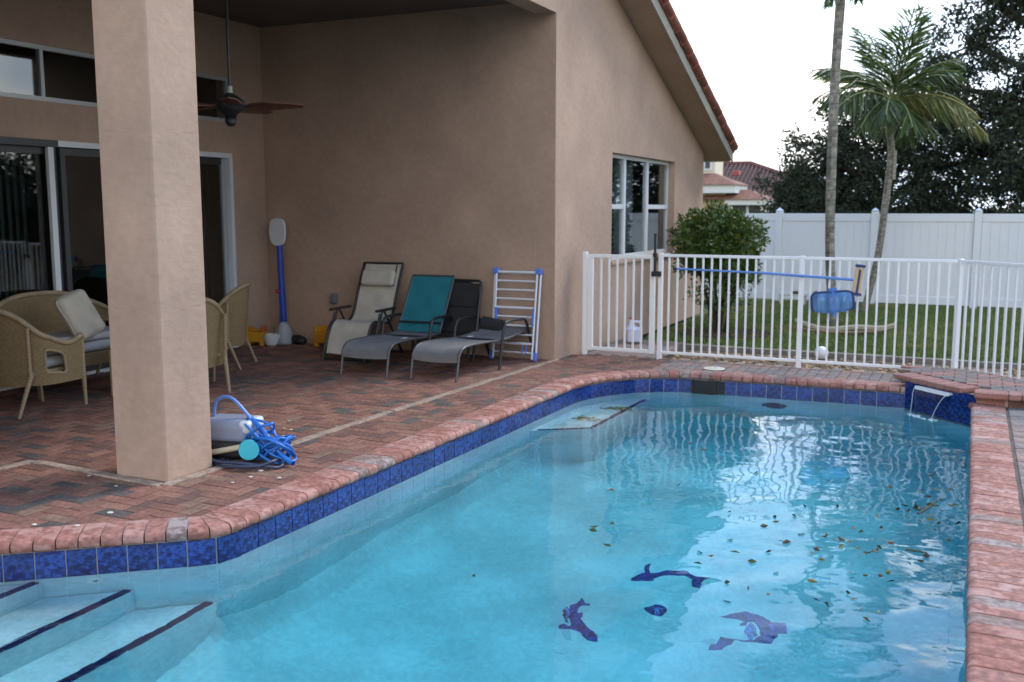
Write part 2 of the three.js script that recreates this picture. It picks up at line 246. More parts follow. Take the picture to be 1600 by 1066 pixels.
{
  // floor
  const g = new THREE.PlaneGeometry(5.6, 10.6, 112, 212).rotateX(-Math.PI / 2).translate(-2.4, 0, -5.4), p = g.attributes.position, CR = 0.42;
  const toWall = (x, z) => { let b = 9; for (let i = 0; i < POOL.length; i++) { const [ax, az] = POOL[i], [bx_, bz] = POOL[(i + 1) % POOL.length], dx = bx_ - ax, dz = bz - az, t = clamp(((x - ax) * dx + (z - az) * dz) / (dx * dx + dz * dz + 1e-9)); b = Math.min(b, Math.hypot(x - ax - dx * t, z - az - dz * t)); } return inside(POOL, x, z) ? b : 0; };
  for (let i = 0; i < p.count; i++) { const x = p.getX(i), z = p.getZ(i), d = Math.min(CR, toWall(x, z)); p.setY(i, FLOOR(x, z) + CR - Math.sqrt(CR * CR - (CR - d) * (CR - d))); } g.computeVertexNormals();
  part('pool_floor', uvm(g), plaster, pool);
  // wall under the tile and the grout bed behind the tile
  const wall = (y0, y1, o, raise) => { const I = offset(POOL, o), O = offset(POOL, o + 0.09), gs = []; POOL.forEach((_, i) => { const j = (i + 1) % POOL.length, q = (a, b, ya, yb) => { const P = new Float32Array([a[0], ya, a[1], b[0], ya, b[1], b[0], yb, b[1], a[0], ya, a[1], b[0], yb, b[1], a[0], yb, a[1]]), G = new THREE.BufferGeometry(); G.setAttribute('position', new THREE.BufferAttribute(P, 3)); G.computeVertexNormals(); gs.push(uvm(G)); }; q(I[i], I[j], y0, y1); q(O[j], O[i], y0, y1); }); const top = flat(O, [I], y1); gs.push(top); return gs; };
  part('pool_wall', wall(-1.75, -0.212, 0, 0), plaster, pool);
  part('tile_bed', wall(-0.21, -0.057, 0.003, 0), grout, pool);
  // tiles
  const R = rngOf(17), w = 0.152, n = Math.floor(S.L / w);
  const tg = [0, 1, 2, 3].map((k) => shiftUv(uvm(bx(w - 0.006, 0.149, 0.014, 0, -0.134, 0, 0.002)), k * 0.13, k * 0.37));
  for (let i = 0; i < n; i++) {
    const s = (i + 0.5) * (S.L / n), [x, z] = S.at(s), [nx, nz] = S.nor(s, 0.06);
    if (x < -2.38 && x > -2.56 && z < -10) continue; // skimmer mouth
    if (x > -0.49 && x < 0.09 && z < -9.5) continue; // raised wall has its own
    const m = part('tile', tg[i % 4], tileMats[Math.floor(R() * 3)], pool); m.position.set(x - nx * 0.001, 0, z - nz * 0.001); m.rotation.y = Math.atan2(nx, nz);
  }
  // last tile against the raised wall
  { const m = part('tile', tg[1], tileMats[0], pool); m.position.set(-0.578, 0, -10.1905); }
  // skimmer mouth: a black plate in place of the opening stands for its shade
  part('skimmer_dark_plate', [span(-2.62, -2.26, -0.2, -0.062, -10.16, -10.117), span(-2.6, -2.34, -0.2, -0.06, -10.32, -10.3), span(-2.6, -2.58, -0.2, -0.06, -10.3, -10.1), span(-2.36, -2.34, -0.2, -0.06, -10.3, -10.1), span(-2.6, -2.34, -0.215, -0.2, -10.3, -10.1)], blackPlastic, pool);
  // coping bricks: bullnose, lofted between two stations
  const prof = [[0.235, -0.055], [0.235, 0.004], [0.12, 0.009], [0.0, 0.010], [-0.018, 0.006], [-0.031, -0.006], [-0.036, -0.022], [-0.033, -0.038], [-0.022, -0.05], [0.0, -0.055]];
  const nb = Math.round(S.L / 0.109), ds = S.L / nb; let count = 0;
  for (let i = 0; i < nb; i++) {
    const a = i * ds + 0.0035, b = (i + 1) * ds - 0.0035, mid = S.at((a + b) / 2);
    if (mid[0] > -0.53 && mid[0] < 0.095 && mid[1] < -9.5) continue;
    const jig = (R() - 0.5) * 0.004, dy = (R() - 0.5) * 0.004, pts = [a, b].map((s) => { const [x, z] = S.at(s), [nx, nz] = S.nor(s, 0.12); return prof.map(([u, y]) => V(x + nx * (u + jig), y + dy, z + nz * (u + jig))); });
    const c = mid, P = [], push = (...v) => v.forEach((q) => P.push(q.x - c[0], q.y, q.z - c[1])), m = prof.length;
    for (let k = 0; k < m; k++) { const l = (k + 1) % m; push(pts[0][k], pts[1][k], pts[1][l], pts[0][k], pts[1][l], pts[0][l]); }
    for (let k = 1; k < m - 1; k++) { push(pts[0][0], pts[0][k], pts[0][k + 1]); push(pts[1][0], pts[1][k + 1], pts[1][k]); }
    let g = new THREE.BufferGeometry(); g.setAttribute('position', new THREE.Float32BufferAttribute(P, 3)); g = toCreasedNormals(g, rad(35)); g = shiftUv(uvm(g), R(), R());
    const rr = R(), mesh_ = part('coping_brick', g, copingMats[[0.3, 0.52, 0.72, 0.88, 1].findIndex((k) => rr <= k)], pool); mesh_.position.set(c[0], 0, c[1]); count++;
  }
  // bed of mortar below the coping
  const mb = new THREE.Shape(offset(POOL, 0.23).map((p) => new THREE.Vector2(p[0], -p[1]))); mb.holes.push(new THREE.Path(offset(POOL, 0.012).map((p) => new THREE.Vector2(p[0], -p[1]))));
  part('mortar_bed', uvm(new THREE.ExtrudeGeometry(mb, { depth: 0.052, bevelEnabled: false }).rotateX(-Math.PI / 2).translate(0, -0.0495, 0)), std([0.52, 0.45, 0.40], 0.9, { map: grit }), pool);
  // entry steps at the left, with navy edge tiles
  const edgeX = [-4.33, -3.98, -3.655], tops = [-0.255, -0.49, -0.76], zEnd = [-3.36, -3.63, -3.9];
  edgeX.forEach((x, i) => {
    const x0 = i ? edgeX[i - 1] : -4.94, st = group('step', pool), zl = zEnd[i] - 0.09;
    const diag = (xx) => -2.98 - ((xx + 4.95) * 1.07) / 1.32 + 0.01;
    const P = [[x0, -0.72], [x0, diag(x0)], [x, diag(x)], [x, -0.72]];
    part('tread', prism(P, -1.6, tops[i], 0.01), plaster, st);
    const Rr = rngOf(i + 3); let z = diag(x) + 0.02;
    while (z < -0.75) { const l = 0.145 + Rr() * 0.01; part('edge_tile', bx(0.05 + Rr() * 0.008, 0.012, l, x - 0.022 + (Rr() - 0.5) * 0.012, tops[i] + 0.004, z + l / 2, 0.003), navyTile, st); z += l + 0.005; }
  });
  // corner bench
  const bn = group('corner_bench', pool);
  part('seat_slab', prism([[-3.6, -8.0], [-3.05, -8.36], [-3.0, -9.86], [-3.0, -10.1], [-3.6, -10.1]], -1.7, -0.5, 0.01), plaster, bn);
  const edge = (a, b, n) => { for (let k = 0; k < n; k++) { const t = (k + 0.5) / n, L = Math.hypot(b[0] - a[0], b[1] - a[1]) / n; const g = bx(L - 0.006, 0.012, 0.05, 0, 0, 0, 0.003); const m = part('edge_tile', g, navyTile, bn); m.position.set(lerp(a[0], b[0], t), -0.496, lerp(a[1], b[1], t)); m.rotation.y = -Math.atan2(b[1] - a[1], b[0] - a[0]); } };
  edge([-3.5, -8.09], [-3.07, -8.38], 4); edge([-3.08, -8.4], [-3.03, -9.86], 10);
  // wall fittings
  const ft = group('return_fitting', pool); part('flange', new THREE.CylinderGeometry(0.045, 0.045, 0.012, 24).rotateX(Math.PI / 2), whitePaint, ft); part('eyeball', new THREE.SphereGeometry(0.018, 14, 10), std([0.3, 0.32, 0.33], 0.5), ft);
  { const t = 0.62, x = lerp(-4.95, -3.63, t), z = lerp(-2.98, -4.05, t); ft.position.set(x + 0.005, -0.30, z + 0.007); ft.rotation.y = Math.atan2(1.07, 1.32) * 1; ft.lookAt(x + 1.07, -0.3, z + 1.32); }
  const dr = group('pool_light', pool, 'dark round pool light on the far wall'); part('lens', new THREE.CylinderGeometry(0.12, 0.13, 0.02, 28), blackPlastic, dr); part('rim', new THREE.TorusGeometry(0.125, 0.012, 8, 30).rotateX(Math.PI / 2), std([0.06, 0.07, 0.1], 0.5), dr); dr.rotation.x = Math.PI / 2; dr.position.set(-1.75, -0.55, -10.16);
}
{ // water: a closed body with a rippled top
  const step_ = 0.03, X0 = -5.05, Z0 = -10.3, nx = Math.round(5.25 / step_), nz = Math.round(9.7 / step_), R = rngOf(77), waves = [];
  for (let k = 0; k < 26; k++) { const wl = 0.16 * Math.pow(9, R()), dir = rad(-55 + R() * 110) + 0.5, a = 0.0105 * wl / (2 * Math.PI) * (0.5 + R()) * 0.62; waves.push([Math.cos(dir) * 2 * Math.PI / wl, Math.sin(dir) * 2 * Math.PI / wl, a, R() * 7]); }
  const hgt = (x, z) => { let h = 0; const calm = 0.35 + 0.65 * step(-3.2, -0.9, x + 0.25 * (noise(x * 1.3, z * 1.3, 0, 3) - 0.5) * 4); for (const [kx, kz, a, ph] of waves) h += a * Math.sin(kx * x + kz * z + ph + 1.6 * noise(x * 0.9, z * 0.9, 0, 8)); const r = Math.hypot(x + 0.3, z + 9.75); h = h * calm + 0.0016 * Math.sin(r * 26 + noise(x * 3, z * 3, 0, 4) * 3) * Math.exp(-r * 0.75) + 0.004 * Math.exp(-r * r * 14) * Math.sin(x * 70 + 3 * noise(x * 9, z * 9)); return WATER + h; };
  const oc = offset(POOL, 0.05), keep = new Uint8Array(nx * nz), pos = [], idx = [], vid = new Map();
  const vert = (i, j, top) => { const k = (j * (nx + 1) + i) * 2 + top; if (!vid.has(k)) { const x = X0 + i * step_, z = Z0 + j * step_; vid.set(k, pos.length / 3); pos.push(x, top ? hgt(x, z) : -1.9, z); } return vid.get(k); };
  for (let j = 0; j < nz; j++) for (let i = 0; i < nx; i++) keep[j * nx + i] = inside(oc, X0 + (i + 0.5) * step_, Z0 + (j + 0.5) * step_) ? 1 : 0;
  const K = (i, j) => i >= 0 && j >= 0 && i < nx && j < nz && keep[j * nx + i], q = (a, b, c, d) => idx.push(a, b, c, a, c, d);
  for (let j = 0; j < nz; j++) for (let i = 0; i < nx; i++) if (K(i, j)) {
    q(vert(i, j, 1), vert(i, j + 1, 1), vert(i + 1, j + 1, 1), vert(i + 1, j, 1)); q(vert(i, j, 0), vert(i + 1, j, 0), vert(i + 1, j + 1, 0), vert(i, j + 1, 0));
    if (!K(i - 1, j)) q(vert(i, j, 0), vert(i, j + 1, 0), vert(i, j + 1, 1), vert(i, j, 1)); if (!K(i + 1, j)) q(vert(i + 1, j + 1, 0), vert(i + 1, j, 0), vert(i + 1, j, 1), vert(i + 1, j + 1, 1));
    if (!K(i, j - 1)) q(vert(i + 1, j, 0), vert(i, j, 0), vert(i, j, 1), vert(i + 1, j, 1)); if (!K(i, j + 1)) q(vert(i, j + 1, 0), vert(i + 1, j + 1, 0), vert(i + 1, j + 1, 1), vert(i, j + 1, 1));
  }
  const g = new THREE.BufferGeometry(); g.setAttribute('position', new THREE.Float32BufferAttribute(pos, 3)); { const u = []; for (let i = 0; i < pos.length; i += 3) u.push(pos[i], pos[i + 2]); g.setAttribute('uv', new THREE.Float32BufferAttribute(u, 2)); } g.setIndex(idx); g.computeVertexNormals();
  const ripple = tex(512, (u, v) => 0.5 * fbm(u * 10 + 0.4 * Math.sin(v * 6.2832 * 2), v * 14, 3, 70, 201) + 0.5 * fbm(u * 21, v * 28, 2, 84, 207), 1.9, false);
  const water = new THREE.MeshPhysicalMaterial({ color: lin(1, 1, 1), roughness: 0, transmission: 1, thickness: 1.2, ior: 1.33, attenuationColor: lin(0.30, 0.82, 0.92), attenuationDistance: 2.7, bumpMap: ripple, bumpScale: 0.0022 });
  const w = new THREE.Mesh(toCreasedNormals(g, rad(30)), water); w.name = 'pool_water'; w.userData.kind = 'structure'; scene.add(w);
}
{ // raised wall with the water spout
  const rw = thing('raised_pool_wall', 'raised corner wall with blue tiles, paver cap and water spout', 'pool wall');
  const a = [-0.52, -10.2], b = [0.1, -9.58];
  part('wall_body', prism([[-0.512, -10.185], [0.108, -9.572], [0.36, -9.572], [0.36, -10.1], [0.0, -10.95], [-0.512, -10.95]], -0.3, 0.065), concrete, rw);
  part('wall_body', prism([[0.362, -9.58], [2.9, -9.58], [2.9, -9.72], [0.362, -10.1]], -0.15, 0.064), pavers[3], rw);
  const L = Math.hypot(b[0] - a[0], b[1] - a[1]), R = rngOf(29), ang = -Math.atan2(b[1] - a[1], b[0] - a[0]), n = 6, w = L / n;
  const g0 = uvm(bx(w - 0.004, 0.146, 0.014, 0, 0, 0, 0.002));
  for (let r = 0; r < 2; r++) for (let i = 0; i < n; i++) { const t = (i + 0.5) / n, m = part('tile', g0, tileMats[Math.floor(R() * 3)], rw); m.position.set(lerp(a[0], b[0], t) + 0.006, -0.135 + r * 0.15 - 0.01 * r, lerp(a[1], b[1], t) + 0.006); m.rotation.y = ang; }
  // cap pavers in three rows along the diagonal, bullnose row in front
  const u = [(b[0] - a[0]) / L, (b[1] - a[1]) / L], nrm = [u[1], -u[0]];
  for (let i = -1; i < 10; i++) { const t = i * 0.108 + 0.03, cx = a[0] + u[0] * t + nrm[0] * 0.085, cz = a[1] + u[1] * t + nrm[1] * 0.085; if (cx > 0.06) continue; const m = part('cap_brick', bx(0.104, 0.055, 0.236, 0, 0.0925, 0, 0.018), copingMats[Math.floor(R() * 4)], rw); m.position.set(cx, (R() - 0.5) * 0.003, cz); m.rotation.y = ang; }
  const inCap = (x, z) => { const d = (x - a[0]) * nrm[0] + (z - a[1]) * nrm[1]; const back = z > -10.96 && z > -10.96 + Math.max(0, x - 0.02); return back && x > -0.55 && (x < 0.12 ? d > 0.2 : z < -9.54); };
  for (let i = 0; i < 17; i++) for (let j = 0; j < 16; j++) { const x = -0.5 + i * 0.206 + (j % 2) * 0.1, z = -9.6 - j * 0.105; if (!inCap(x, z)) continue; const m = part('cap_brick', bx(0.2, 0.05, 0.1, 0, 0.09, 0, 0.006), [...greyPavers, copingMats[3]][Math.floor(R() * 5)], rw); m.position.set(x, (R() - 0.5) * 0.003, z); }
  for (let i = 0; i < 12; i++) { const m = part('cap_brick', bx(0.104, 0.055, 0.2, 0.41 + i * 0.107, 0.0925, -9.6, 0.014), copingMats[Math.floor(R() * 4)], rw); m.position.y = (R() - 0.5) * 0.003; }
  part('cap_brick', bx(0.27, 0.055, 0.2, 0.22, 0.0925, -9.6, 0.014), copingMats[0], rw);
  part('face_brick', bx(0.225, 0.085, 0.1, 0.222, 0.02, -9.618, 0.006), copingMats[1], rw);
  // spout and falling sheet of water
  const sp = group('water_spout', rw); const mid = [lerp(a[0], b[0], 0.46), lerp(a[1], b[1], 0.46)];
  sp.position.set(mid[0], 0, mid[1]); sp.rotation.y = ang;
  part('spout_lip', [bx(0.42, 0.022, 0.07, 0, 0.043, 0.03, 0.006), bx(0.42, 0.008, 0.03, 0, 0.03, 0.055, 0.003)], whitePaint, sp);
  const fall = slab((s, t) => { const w2 = lerp(0.2, 0.135, Math.sqrt(t)); const x = (s - 0.5) * 2 * w2; return [x + 0.004 * Math.sin(s * 30 + t * 5), 0.036 - 0.235 * t * t - 0.01 * t, 0.068 + 0.10 * t]; }, 36, 10, 0.004);
  part('falling_water', fall, new THREE.MeshPhysicalMaterial({ color: lin(1, 1, 1), roughness: 0.03, transmission: 1, thickness: 0, ior: 1.33 }), sp);
  for (const s of [-1, 1]) part('falling_water', tube([[s * 0.2, 0.036, 0.068], [s * 0.185, 0.0, 0.1], [s * 0.155, -0.09, 0.135], [s * 0.135, -0.2, 0.168]], 0.0038, 14, 6), new THREE.MeshPhysicalMaterial({ color: lin(0.95, 0.97, 1), roughness: 0.15, transmission: 0.7, thickness: 0, ior: 1.33 }), sp);
  const foam = []; for (let k = 0; k < 60; k++) { const r = 0.004 + R() * 0.008; foam.push(new THREE.SphereGeometry(r, 6, 4).scale(1.6, 0.5, 1).translate((R() - 0.5) * 0.34, WATER + 0.001, 0.17 + (R() - 0.5) * 0.09)); }
  const fm = mesh(foam, std([0.8, 0.84, 0.86], 0.4)); stuff(fm, 'foam', sp);
}
{ // dolphin mosaics on the floor
  const shards = tex(256, (u, v) => { // broken tile: cells with pale joints
    let d1 = 9, d2 = 9, id = 0; const N = 7, x = u * N, y = v * N, xi = Math.floor(x), yi = Math.floor(y);
    for (let a = -1; a < 2; a++) for (let b = -1; b < 2; b++) { const wx = (xi + a + N) % N, wy = (yi + b + N) % N, d = Math.hypot(xi + a + hash(wx, wy, 7) - x, yi + b + hash(wx, wy, 8) - y); if (d < d1) { d2 = d1; d1 = d; id = hash(wx, wy, 9); } else if (d < d2) d2 = d; }
    const j = 1 - step(0.02, 0.1, d2 - d1), k = 0.34 + 0.3 * id; return [lerp(k, 0.95, j), lerp(k * 0.9, 0.95, j), lerp(k * 1.15, 1, j)]; }, 0.3);
  const purple = std([0.16, 0.10, 0.52], 0.4, { map: shards }), paleBlue = std([0.25, 0.48, 0.95], 0.4, { map: shards }), paleGrey = std([0.32, 0.48, 0.55], 0.6);
  const A = [[-1.946, -5.987], [-1.932, -6.049], [-1.907, -6.117], [-1.894, -6.166], [-1.909, -6.233], [-1.877, -6.277], [-1.852, -6.17], [-1.816, -6.2], [-1.76, -6.248], [-1.689, -6.284], [-1.632, -6.286], [-1.565, -6.229], [-1.519, -6.201], [-1.425, -6.185], [-1.453, -6.119], [-1.454, -6.013], [-1.483, -6.0], [-1.519, -6.118], [-1.558, -6.156], [-1.61, -6.204], [-1.672, -6.182], [-1.734, -6.156], [-1.773, -6.133], [-1.788, -6.07], [-1.83, -6.018], [-1.89, -5.992]];
  const B = [[-2.138, -5.609], [-2.101, -5.587], [-2.08, -5.547], [-2.028, -5.541], [-2.018, -5.514], [-2.074, -5.501], [-2.09, -5.457], [-2.071, -5.394], [-2.016, -5.407], [-2.006, -5.365], [-2.012, -5.34], [-1.942, -5.281], [-1.889, -5.239], [-1.848, -5.14], [-1.911, -5.143], [-1.968, -5.182], [-2.023, -5.189], [-2.09, -5.17], [-2.119, -5.212], [-2.095, -5.234], [-2.047, -5.222], [-2.045, -5.257], [-2.103, -5.321], [-2.139, -5.399], [-2.15, -5.466], [-2.133, -5.523]];
  const Bs = [[-2.264, -5.539], [-2.194, -5.52], [-2.175, -5.431], [-2.089, -5.259], [-1.982, -5.111], [-2.018, -5.095], [-2.083, -5.151], [-2.167, -5.224], [-2.205, -5.369], [-2.207, -5.441]];
  const Cc = [[-1.256, -5.721], [-1.212, -5.777], [-1.13, -5.821], [-1.059, -5.823], [-1.023, -5.792], [-0.967, -5.758], [-0.951, -5.721], [-0.853, -5.717], [-0.845, -5.671], [-0.896, -5.635], [-0.911, -5.555], [-0.917, -5.511], [-0.982, -5.48], [-1.054, -5.458], [-1.11, -5.45], [-1.111, -5.389], [-1.148, -5.323], [-1.212, -5.309], [-1.214, -5.335], [-1.179, -5.37], [-1.192, -5.468], [-1.123, -5.466], [-1.067, -5.473], [-1.019, -5.52], [-0.993, -5.584], [-1.017, -5.66], [-1.057, -5.71], [-1.094, -5.694], [-1.085, -5.631], [-1.113, -5.62], [-1.13, -5.656], [-1.114, -5.697], [-1.169, -5.719]];
  const put = (label, P, extra) => {
    const t = thing('dolphin_mosaic', label, 'mosaic', [0, 0, 0], 0, 'dolphin mosaics on the pool floor'), c = P.reduce((a, p) => [a[0] + p[0] / P.length, a[1] + p[1] / P.length], [0, 0]); t.position.set(c[0], -1.5, c[1]);
    part('tile_body', prism(P.map((p) => [p[0] - c[0], p[1] - c[1]]), -0.006, 0.004), purple, t);
    for (const [nm, Q, mat] of extra) part(nm, prism(Q.map((p) => [p[0] - c[0], p[1] - c[1]]), -0.006, 0.002), mat, t);
  };
  put('leaping navy dolphin mosaic farthest from the steps, above the ball', A, [['belly_tile', [[-1.80, -6.12], [-1.73, -6.17], [-1.77, -6.1], [-1.80, -6.03]], paleBlue], ['tail_tile', [[-1.5, -6.17], [-1.43, -6.17], [-1.47, -6.02]], std([0.12, 0.12, 0.3], 0.5)]]);
  put('small curled navy dolphin mosaic left of the round ball mosaic', B, [['shadow_tile', Bs, paleGrey], ['belly_tile', [[-2.17, -5.45], [-2.13, -5.4], [-2.10, -5.3], [-2.06, -5.25], [-2.1, -5.27], [-2.16, -5.37]], paleBlue]]);
  put('broad navy dolphin mosaic right of the round ball mosaic', Cc, [['belly_tile', [[-1.07, -5.69], [-1.03, -5.64], [-1.01, -5.57], [-1.04, -5.5], [-1.09, -5.56], [-1.08, -5.63]], paleBlue], ['tail_tile', [[-1.29, -5.36], [-1.22, -5.45], [-1.19, -5.42], [-1.21, -5.33]], paleGrey]]);
  const t = thing('ball_mosaic', 'round navy and blue ball mosaic between the dolphins', 'mosaic', [-1.65, -1.5, -5.64]);
  const disc = []; for (let k = 0; k < 24; k++) disc.push([0.075 * Math.cos(k / 24 * 6.283), 0.075 * Math.sin(k / 24 * 6.283)]);
  part('ball_ring', prism(disc, -0.006, 0.002), purple, t); part('ball_panel', prism([[0.0, -0.04], [0.05, -0.02], [0.03, 0.045], [-0.01, 0.06], [-0.02, 0.0]], 0, 0.005), paleBlue, t); part('ball_panel', prism([[-0.06, -0.01], [-0.045, -0.05], [-0.04, 0.0], [-0.05, 0.04]], 0, 0.005), paleBlue, t);
}

// ---------------------------------------------------------------- the house
const house = thing('stucco_house', 'tan stucco house with tiled gable roof and covered patio', 'house');
const XW = -4.29, ZB = -10.4, XD = -8.35, CEIL = 4.0, PITCH = 0.368, ridgeZ = -7.5;
const under = (z) => 2.67 + PITCH * (ridgeZ + 17.1) - PITCH * Math.abs(z - ridgeZ); // underside of the roof over the gable
{
  const zy = (pts) => pts.map(([z, y]) => new THREE.Vector2(-z, y));
  const s = new THREE.Shape(zy([[-10.4, -0.1], [-17.1, -0.1], [-17.1, 2.67], [ridgeZ, under(ridgeZ)], [-4.55, under(-4.55)], [-4.55, 3.86], [-10.4, 3.86]]));
  s.holes.push(new THREE.Path(zy([[-12.33, 1.04], [-15.3, 1.04], [-15.3, 2.45], [-12.33, 2.45]])));
  const g = new THREE.ExtrudeGeometry(s, { depth: 0.24, bevelEnabled: false }).rotateY(Math.PI / 2).translate(XW - 0.24, 0, 0);
  part('gable_wall', uvm(g), stucco, house);
  part('patio_wall', uvm(span(XD - 0.2, XW - 0.241, -0.1, CEIL + 0.1, ZB - 0.2, ZB)), stucco, house);
  // wall with the sliding doors
  part('door_wall', [[2.4, 2.77, -9.77, -1.5], [3.31, 4.1, -9.77, -1.5], [-0.1, 4.1, -10.399, -9.77]].map(([y0, y1, z0, z1]) => uvm(span(XD - 0.2, XD, y0, y1, z0, z1))), stucco, house);
  part('door_wall', [uvm(span(XD - 0.2, XD, -0.1, 2.4, -4.0, -1.5)), uvm(span(XD - 0.2, XD, 2.77, 3.31, -4.0, -1.5))], stucco, house);
  part('added_wing_wall', uvm(span(XD, -5.87, -0.1, 4.1, -3.4, -3.2)), stucco, house);  // unseen wall, added to close the patio off and darken it
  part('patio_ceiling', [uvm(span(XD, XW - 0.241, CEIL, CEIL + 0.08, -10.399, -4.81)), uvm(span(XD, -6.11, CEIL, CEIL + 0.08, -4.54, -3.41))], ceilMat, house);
  part('header_beam', uvm(span(XD, XW - 0.241, 3.86, 5.0, -4.8, -4.55)), stucco, house);
  part('header_beam', uvm(span(-6.1, -5.86, 3.0, 4.6, -4.54, -3.41)), stucco, house);  // unseen side beam, set low to keep light out of the patio
  // roof: two slopes with an overhanging rake
  const roof = group('tiled_roof', house), RX = -3.87, RX0 = -13.5, th = 0.2;
  const slope = (z0, z1) => { const P = [[z0, under(z0) + 0.015], [z1, under(z1) + 0.015], [z1, under(z1) + th], [z0, under(z0) + th]], sh = new THREE.Shape(zy(P)); return uvm(new THREE.ExtrudeGeometry(sh, { depth: RX - 0.02 - RX0, bevelEnabled: false }).rotateY(Math.PI / 2).translate(RX0, 0, 0)); };
  part('roof_deck', [slope(ridgeZ, -17.45), slope(ridgeZ, -3.9)], stucco, roof);
  const rake = (z0, z1, y0, y1, x0, x1, mat, nm) => { const sh = new THREE.Shape(zy([[z0, under(z0) + y0], [z1, under(z1) + y0], [z1, under(z1) + y1], [z0, under(z0) + y1]])); part(nm, uvm(new THREE.ExtrudeGeometry(sh, { depth: x1 - x0, bevelEnabled: false }).rotateY(Math.PI / 2).translate(x0, 0, 0)), mat, roof); };
  for (const z1 of [-17.47, -3.88]) { rake(ridgeZ, z1, -0.01, 0.15, RX - 0.02, RX + 0.005, stuccoTrim, 'rake_board'); rake(ridgeZ, z1, 0.15, 0.24, RX - 0.12, RX + 0.03, roofMats[1], 'drip_edge'); }
  part('eave_board', uvm(bx(RX - RX0 - 0.04, 0.2, 0.03, (RX + RX0) / 2 - 0.03, under(-17.45) + 0.1, -17.47)), stuccoTrim, roof);
  // rake tiles: overlapping half barrels, each a little askew
  const R = rngOf(41), bar_ = new THREE.CylinderGeometry(0.085, 0.075, 0.40, 14, 1, false).rotateX(Math.PI / 2), field = new THREE.CylinderGeometry(0.095, 0.085, 0.42, 10, 1, true, -Math.PI / 2, Math.PI).rotateX(Math.PI / 2).rotateZ(Math.PI / 2 * 0);
  const sl = Math.atan(PITCH);
  for (let k = 0; k < 31; k++) { const z = -17.3 + k * 0.318, m = part('rake_tile', bar_, roofMats[Math.floor(R() * 3)], roof); m.position.set(RX + 0.015 + (R() - 0.5) * 0.012, under(z) + 0.245 + (R() - 0.5) * 0.01, z); m.rotation.x = -sl + 0.075; m.rotation.y = Math.PI * 0; }
  for (let k = 0; k < 11; k++) { const z = -4.0 - k * 0.318, m = part('rake_tile', bar_, roofMats[Math.floor(R() * 3)], roof); m.position.set(RX + 0.015, under(z) + 0.245, z); m.rotation.x = sl - 0.075; }
  const rows = []; for (let c = 1; c < 36; c++) for (let k = 0; k < 31; k++) { const z = -17.35 + k * 0.318; rows.push(field.clone().rotateX(-sl + 0.06).translate(RX - c * 0.26, under(z) + 0.2, z)); }
  stuff(mesh(rows, roofMats[0]), 'barrel_tiles', roof);
}
{ // gable window: three lights, the outer two with a mid rail
  const w = group('triple_window', house), x = XW - 0.13, z0 = -12.33, z1 = -15.3, y0 = 1.04, y1 = 2.45, zs = [z0, -13.15, -14.2, z1];
  const fr = []; fr.push(span(x - 0.03, x + 0.03, y0 + 0.002, y0 + 0.06, z1 + 0.002, z0 - 0.002), span(x - 0.03, x + 0.03, y1 - 0.05, y1 - 0.002, z1 + 0.002, z0 - 0.002));
  for (const z of [z0 - 0.027, z1 + 0.027]) fr.push(span(x - 0.028, x + 0.028, y0 + 0.061, y1 - 0.051, z - 0.024, z + 0.024));
  part('window_frame', fr, aluWhite, w);
  for (const z of zs.slice(1, 3)) part('mullion', span(x - 0.03, x + 0.034, y0 + 0.062, y1 - 0.052, z - 0.04, z + 0.04, 0.006), aluWhite, w);
  for (const [a, b] of [[zs[0] - 0.052, zs[1] + 0.042], [zs[2] - 0.042, zs[3] + 0.052]]) part('mid_rail', span(x - 0.03, x + 0.03, 1.72, 1.785, b, a, 0.006), aluWhite, w);
  for (let k = 0; k < 3; k++) { const a = zs[k] - 0.043, b = zs[k + 1] + 0.043; if (k === 1) part('pane', span(x - 0.003, x + 0.003, y0 + 0.063, y1 - 0.053, b, a), glass, w); else { part('pane', span(x - 0.003, x + 0.003, y0 + 0.063, 1.718, b - 0.0, a), glass, w); part('pane', span(x - 0.003, x + 0.003, 1.787, y1 - 0.053, b, a), glass, w); } }
  part('window_sill', uvm(span(XW - 0.1, XW + 0.03, y0 - 0.05, y0 + 0.001, z1 - 0.03, z0 + 0.03, 0.008)), stucco, w);
  const louvre = span(-0.042, 0.042, -0.004, 0.004, -0.42, 0.42), louvreMat = std([0.30, 0.31, 0.32], 0.7);
  for (const zc of [-12.72, -13.65]) for (let k = 0; k < 19; k++) { const m = part('shutter_slat', louvre, louvreMat, w); m.position.set(x - 0.16, y0 + 0.1 + k * 0.07, zc); m.rotation.z = 1.15; m.scale.z = zc > -13 ? 0.85 : 1; }
  part('interior_wall', [span(-8.4, -8.3, 0, 2.66, -16.9, -10.7), span(-8.3, -4.54, 0, 2.66, -10.7, -10.62), span(-8.3, -4.54, 0, 2.66, -16.95, -16.85), span(-8.4, -4.54, 2.66, 2.7, -16.95, -10.62), span(-8.4, -4.54, -0.08, 0, -16.95, -10.62)], roomMat, w);
}
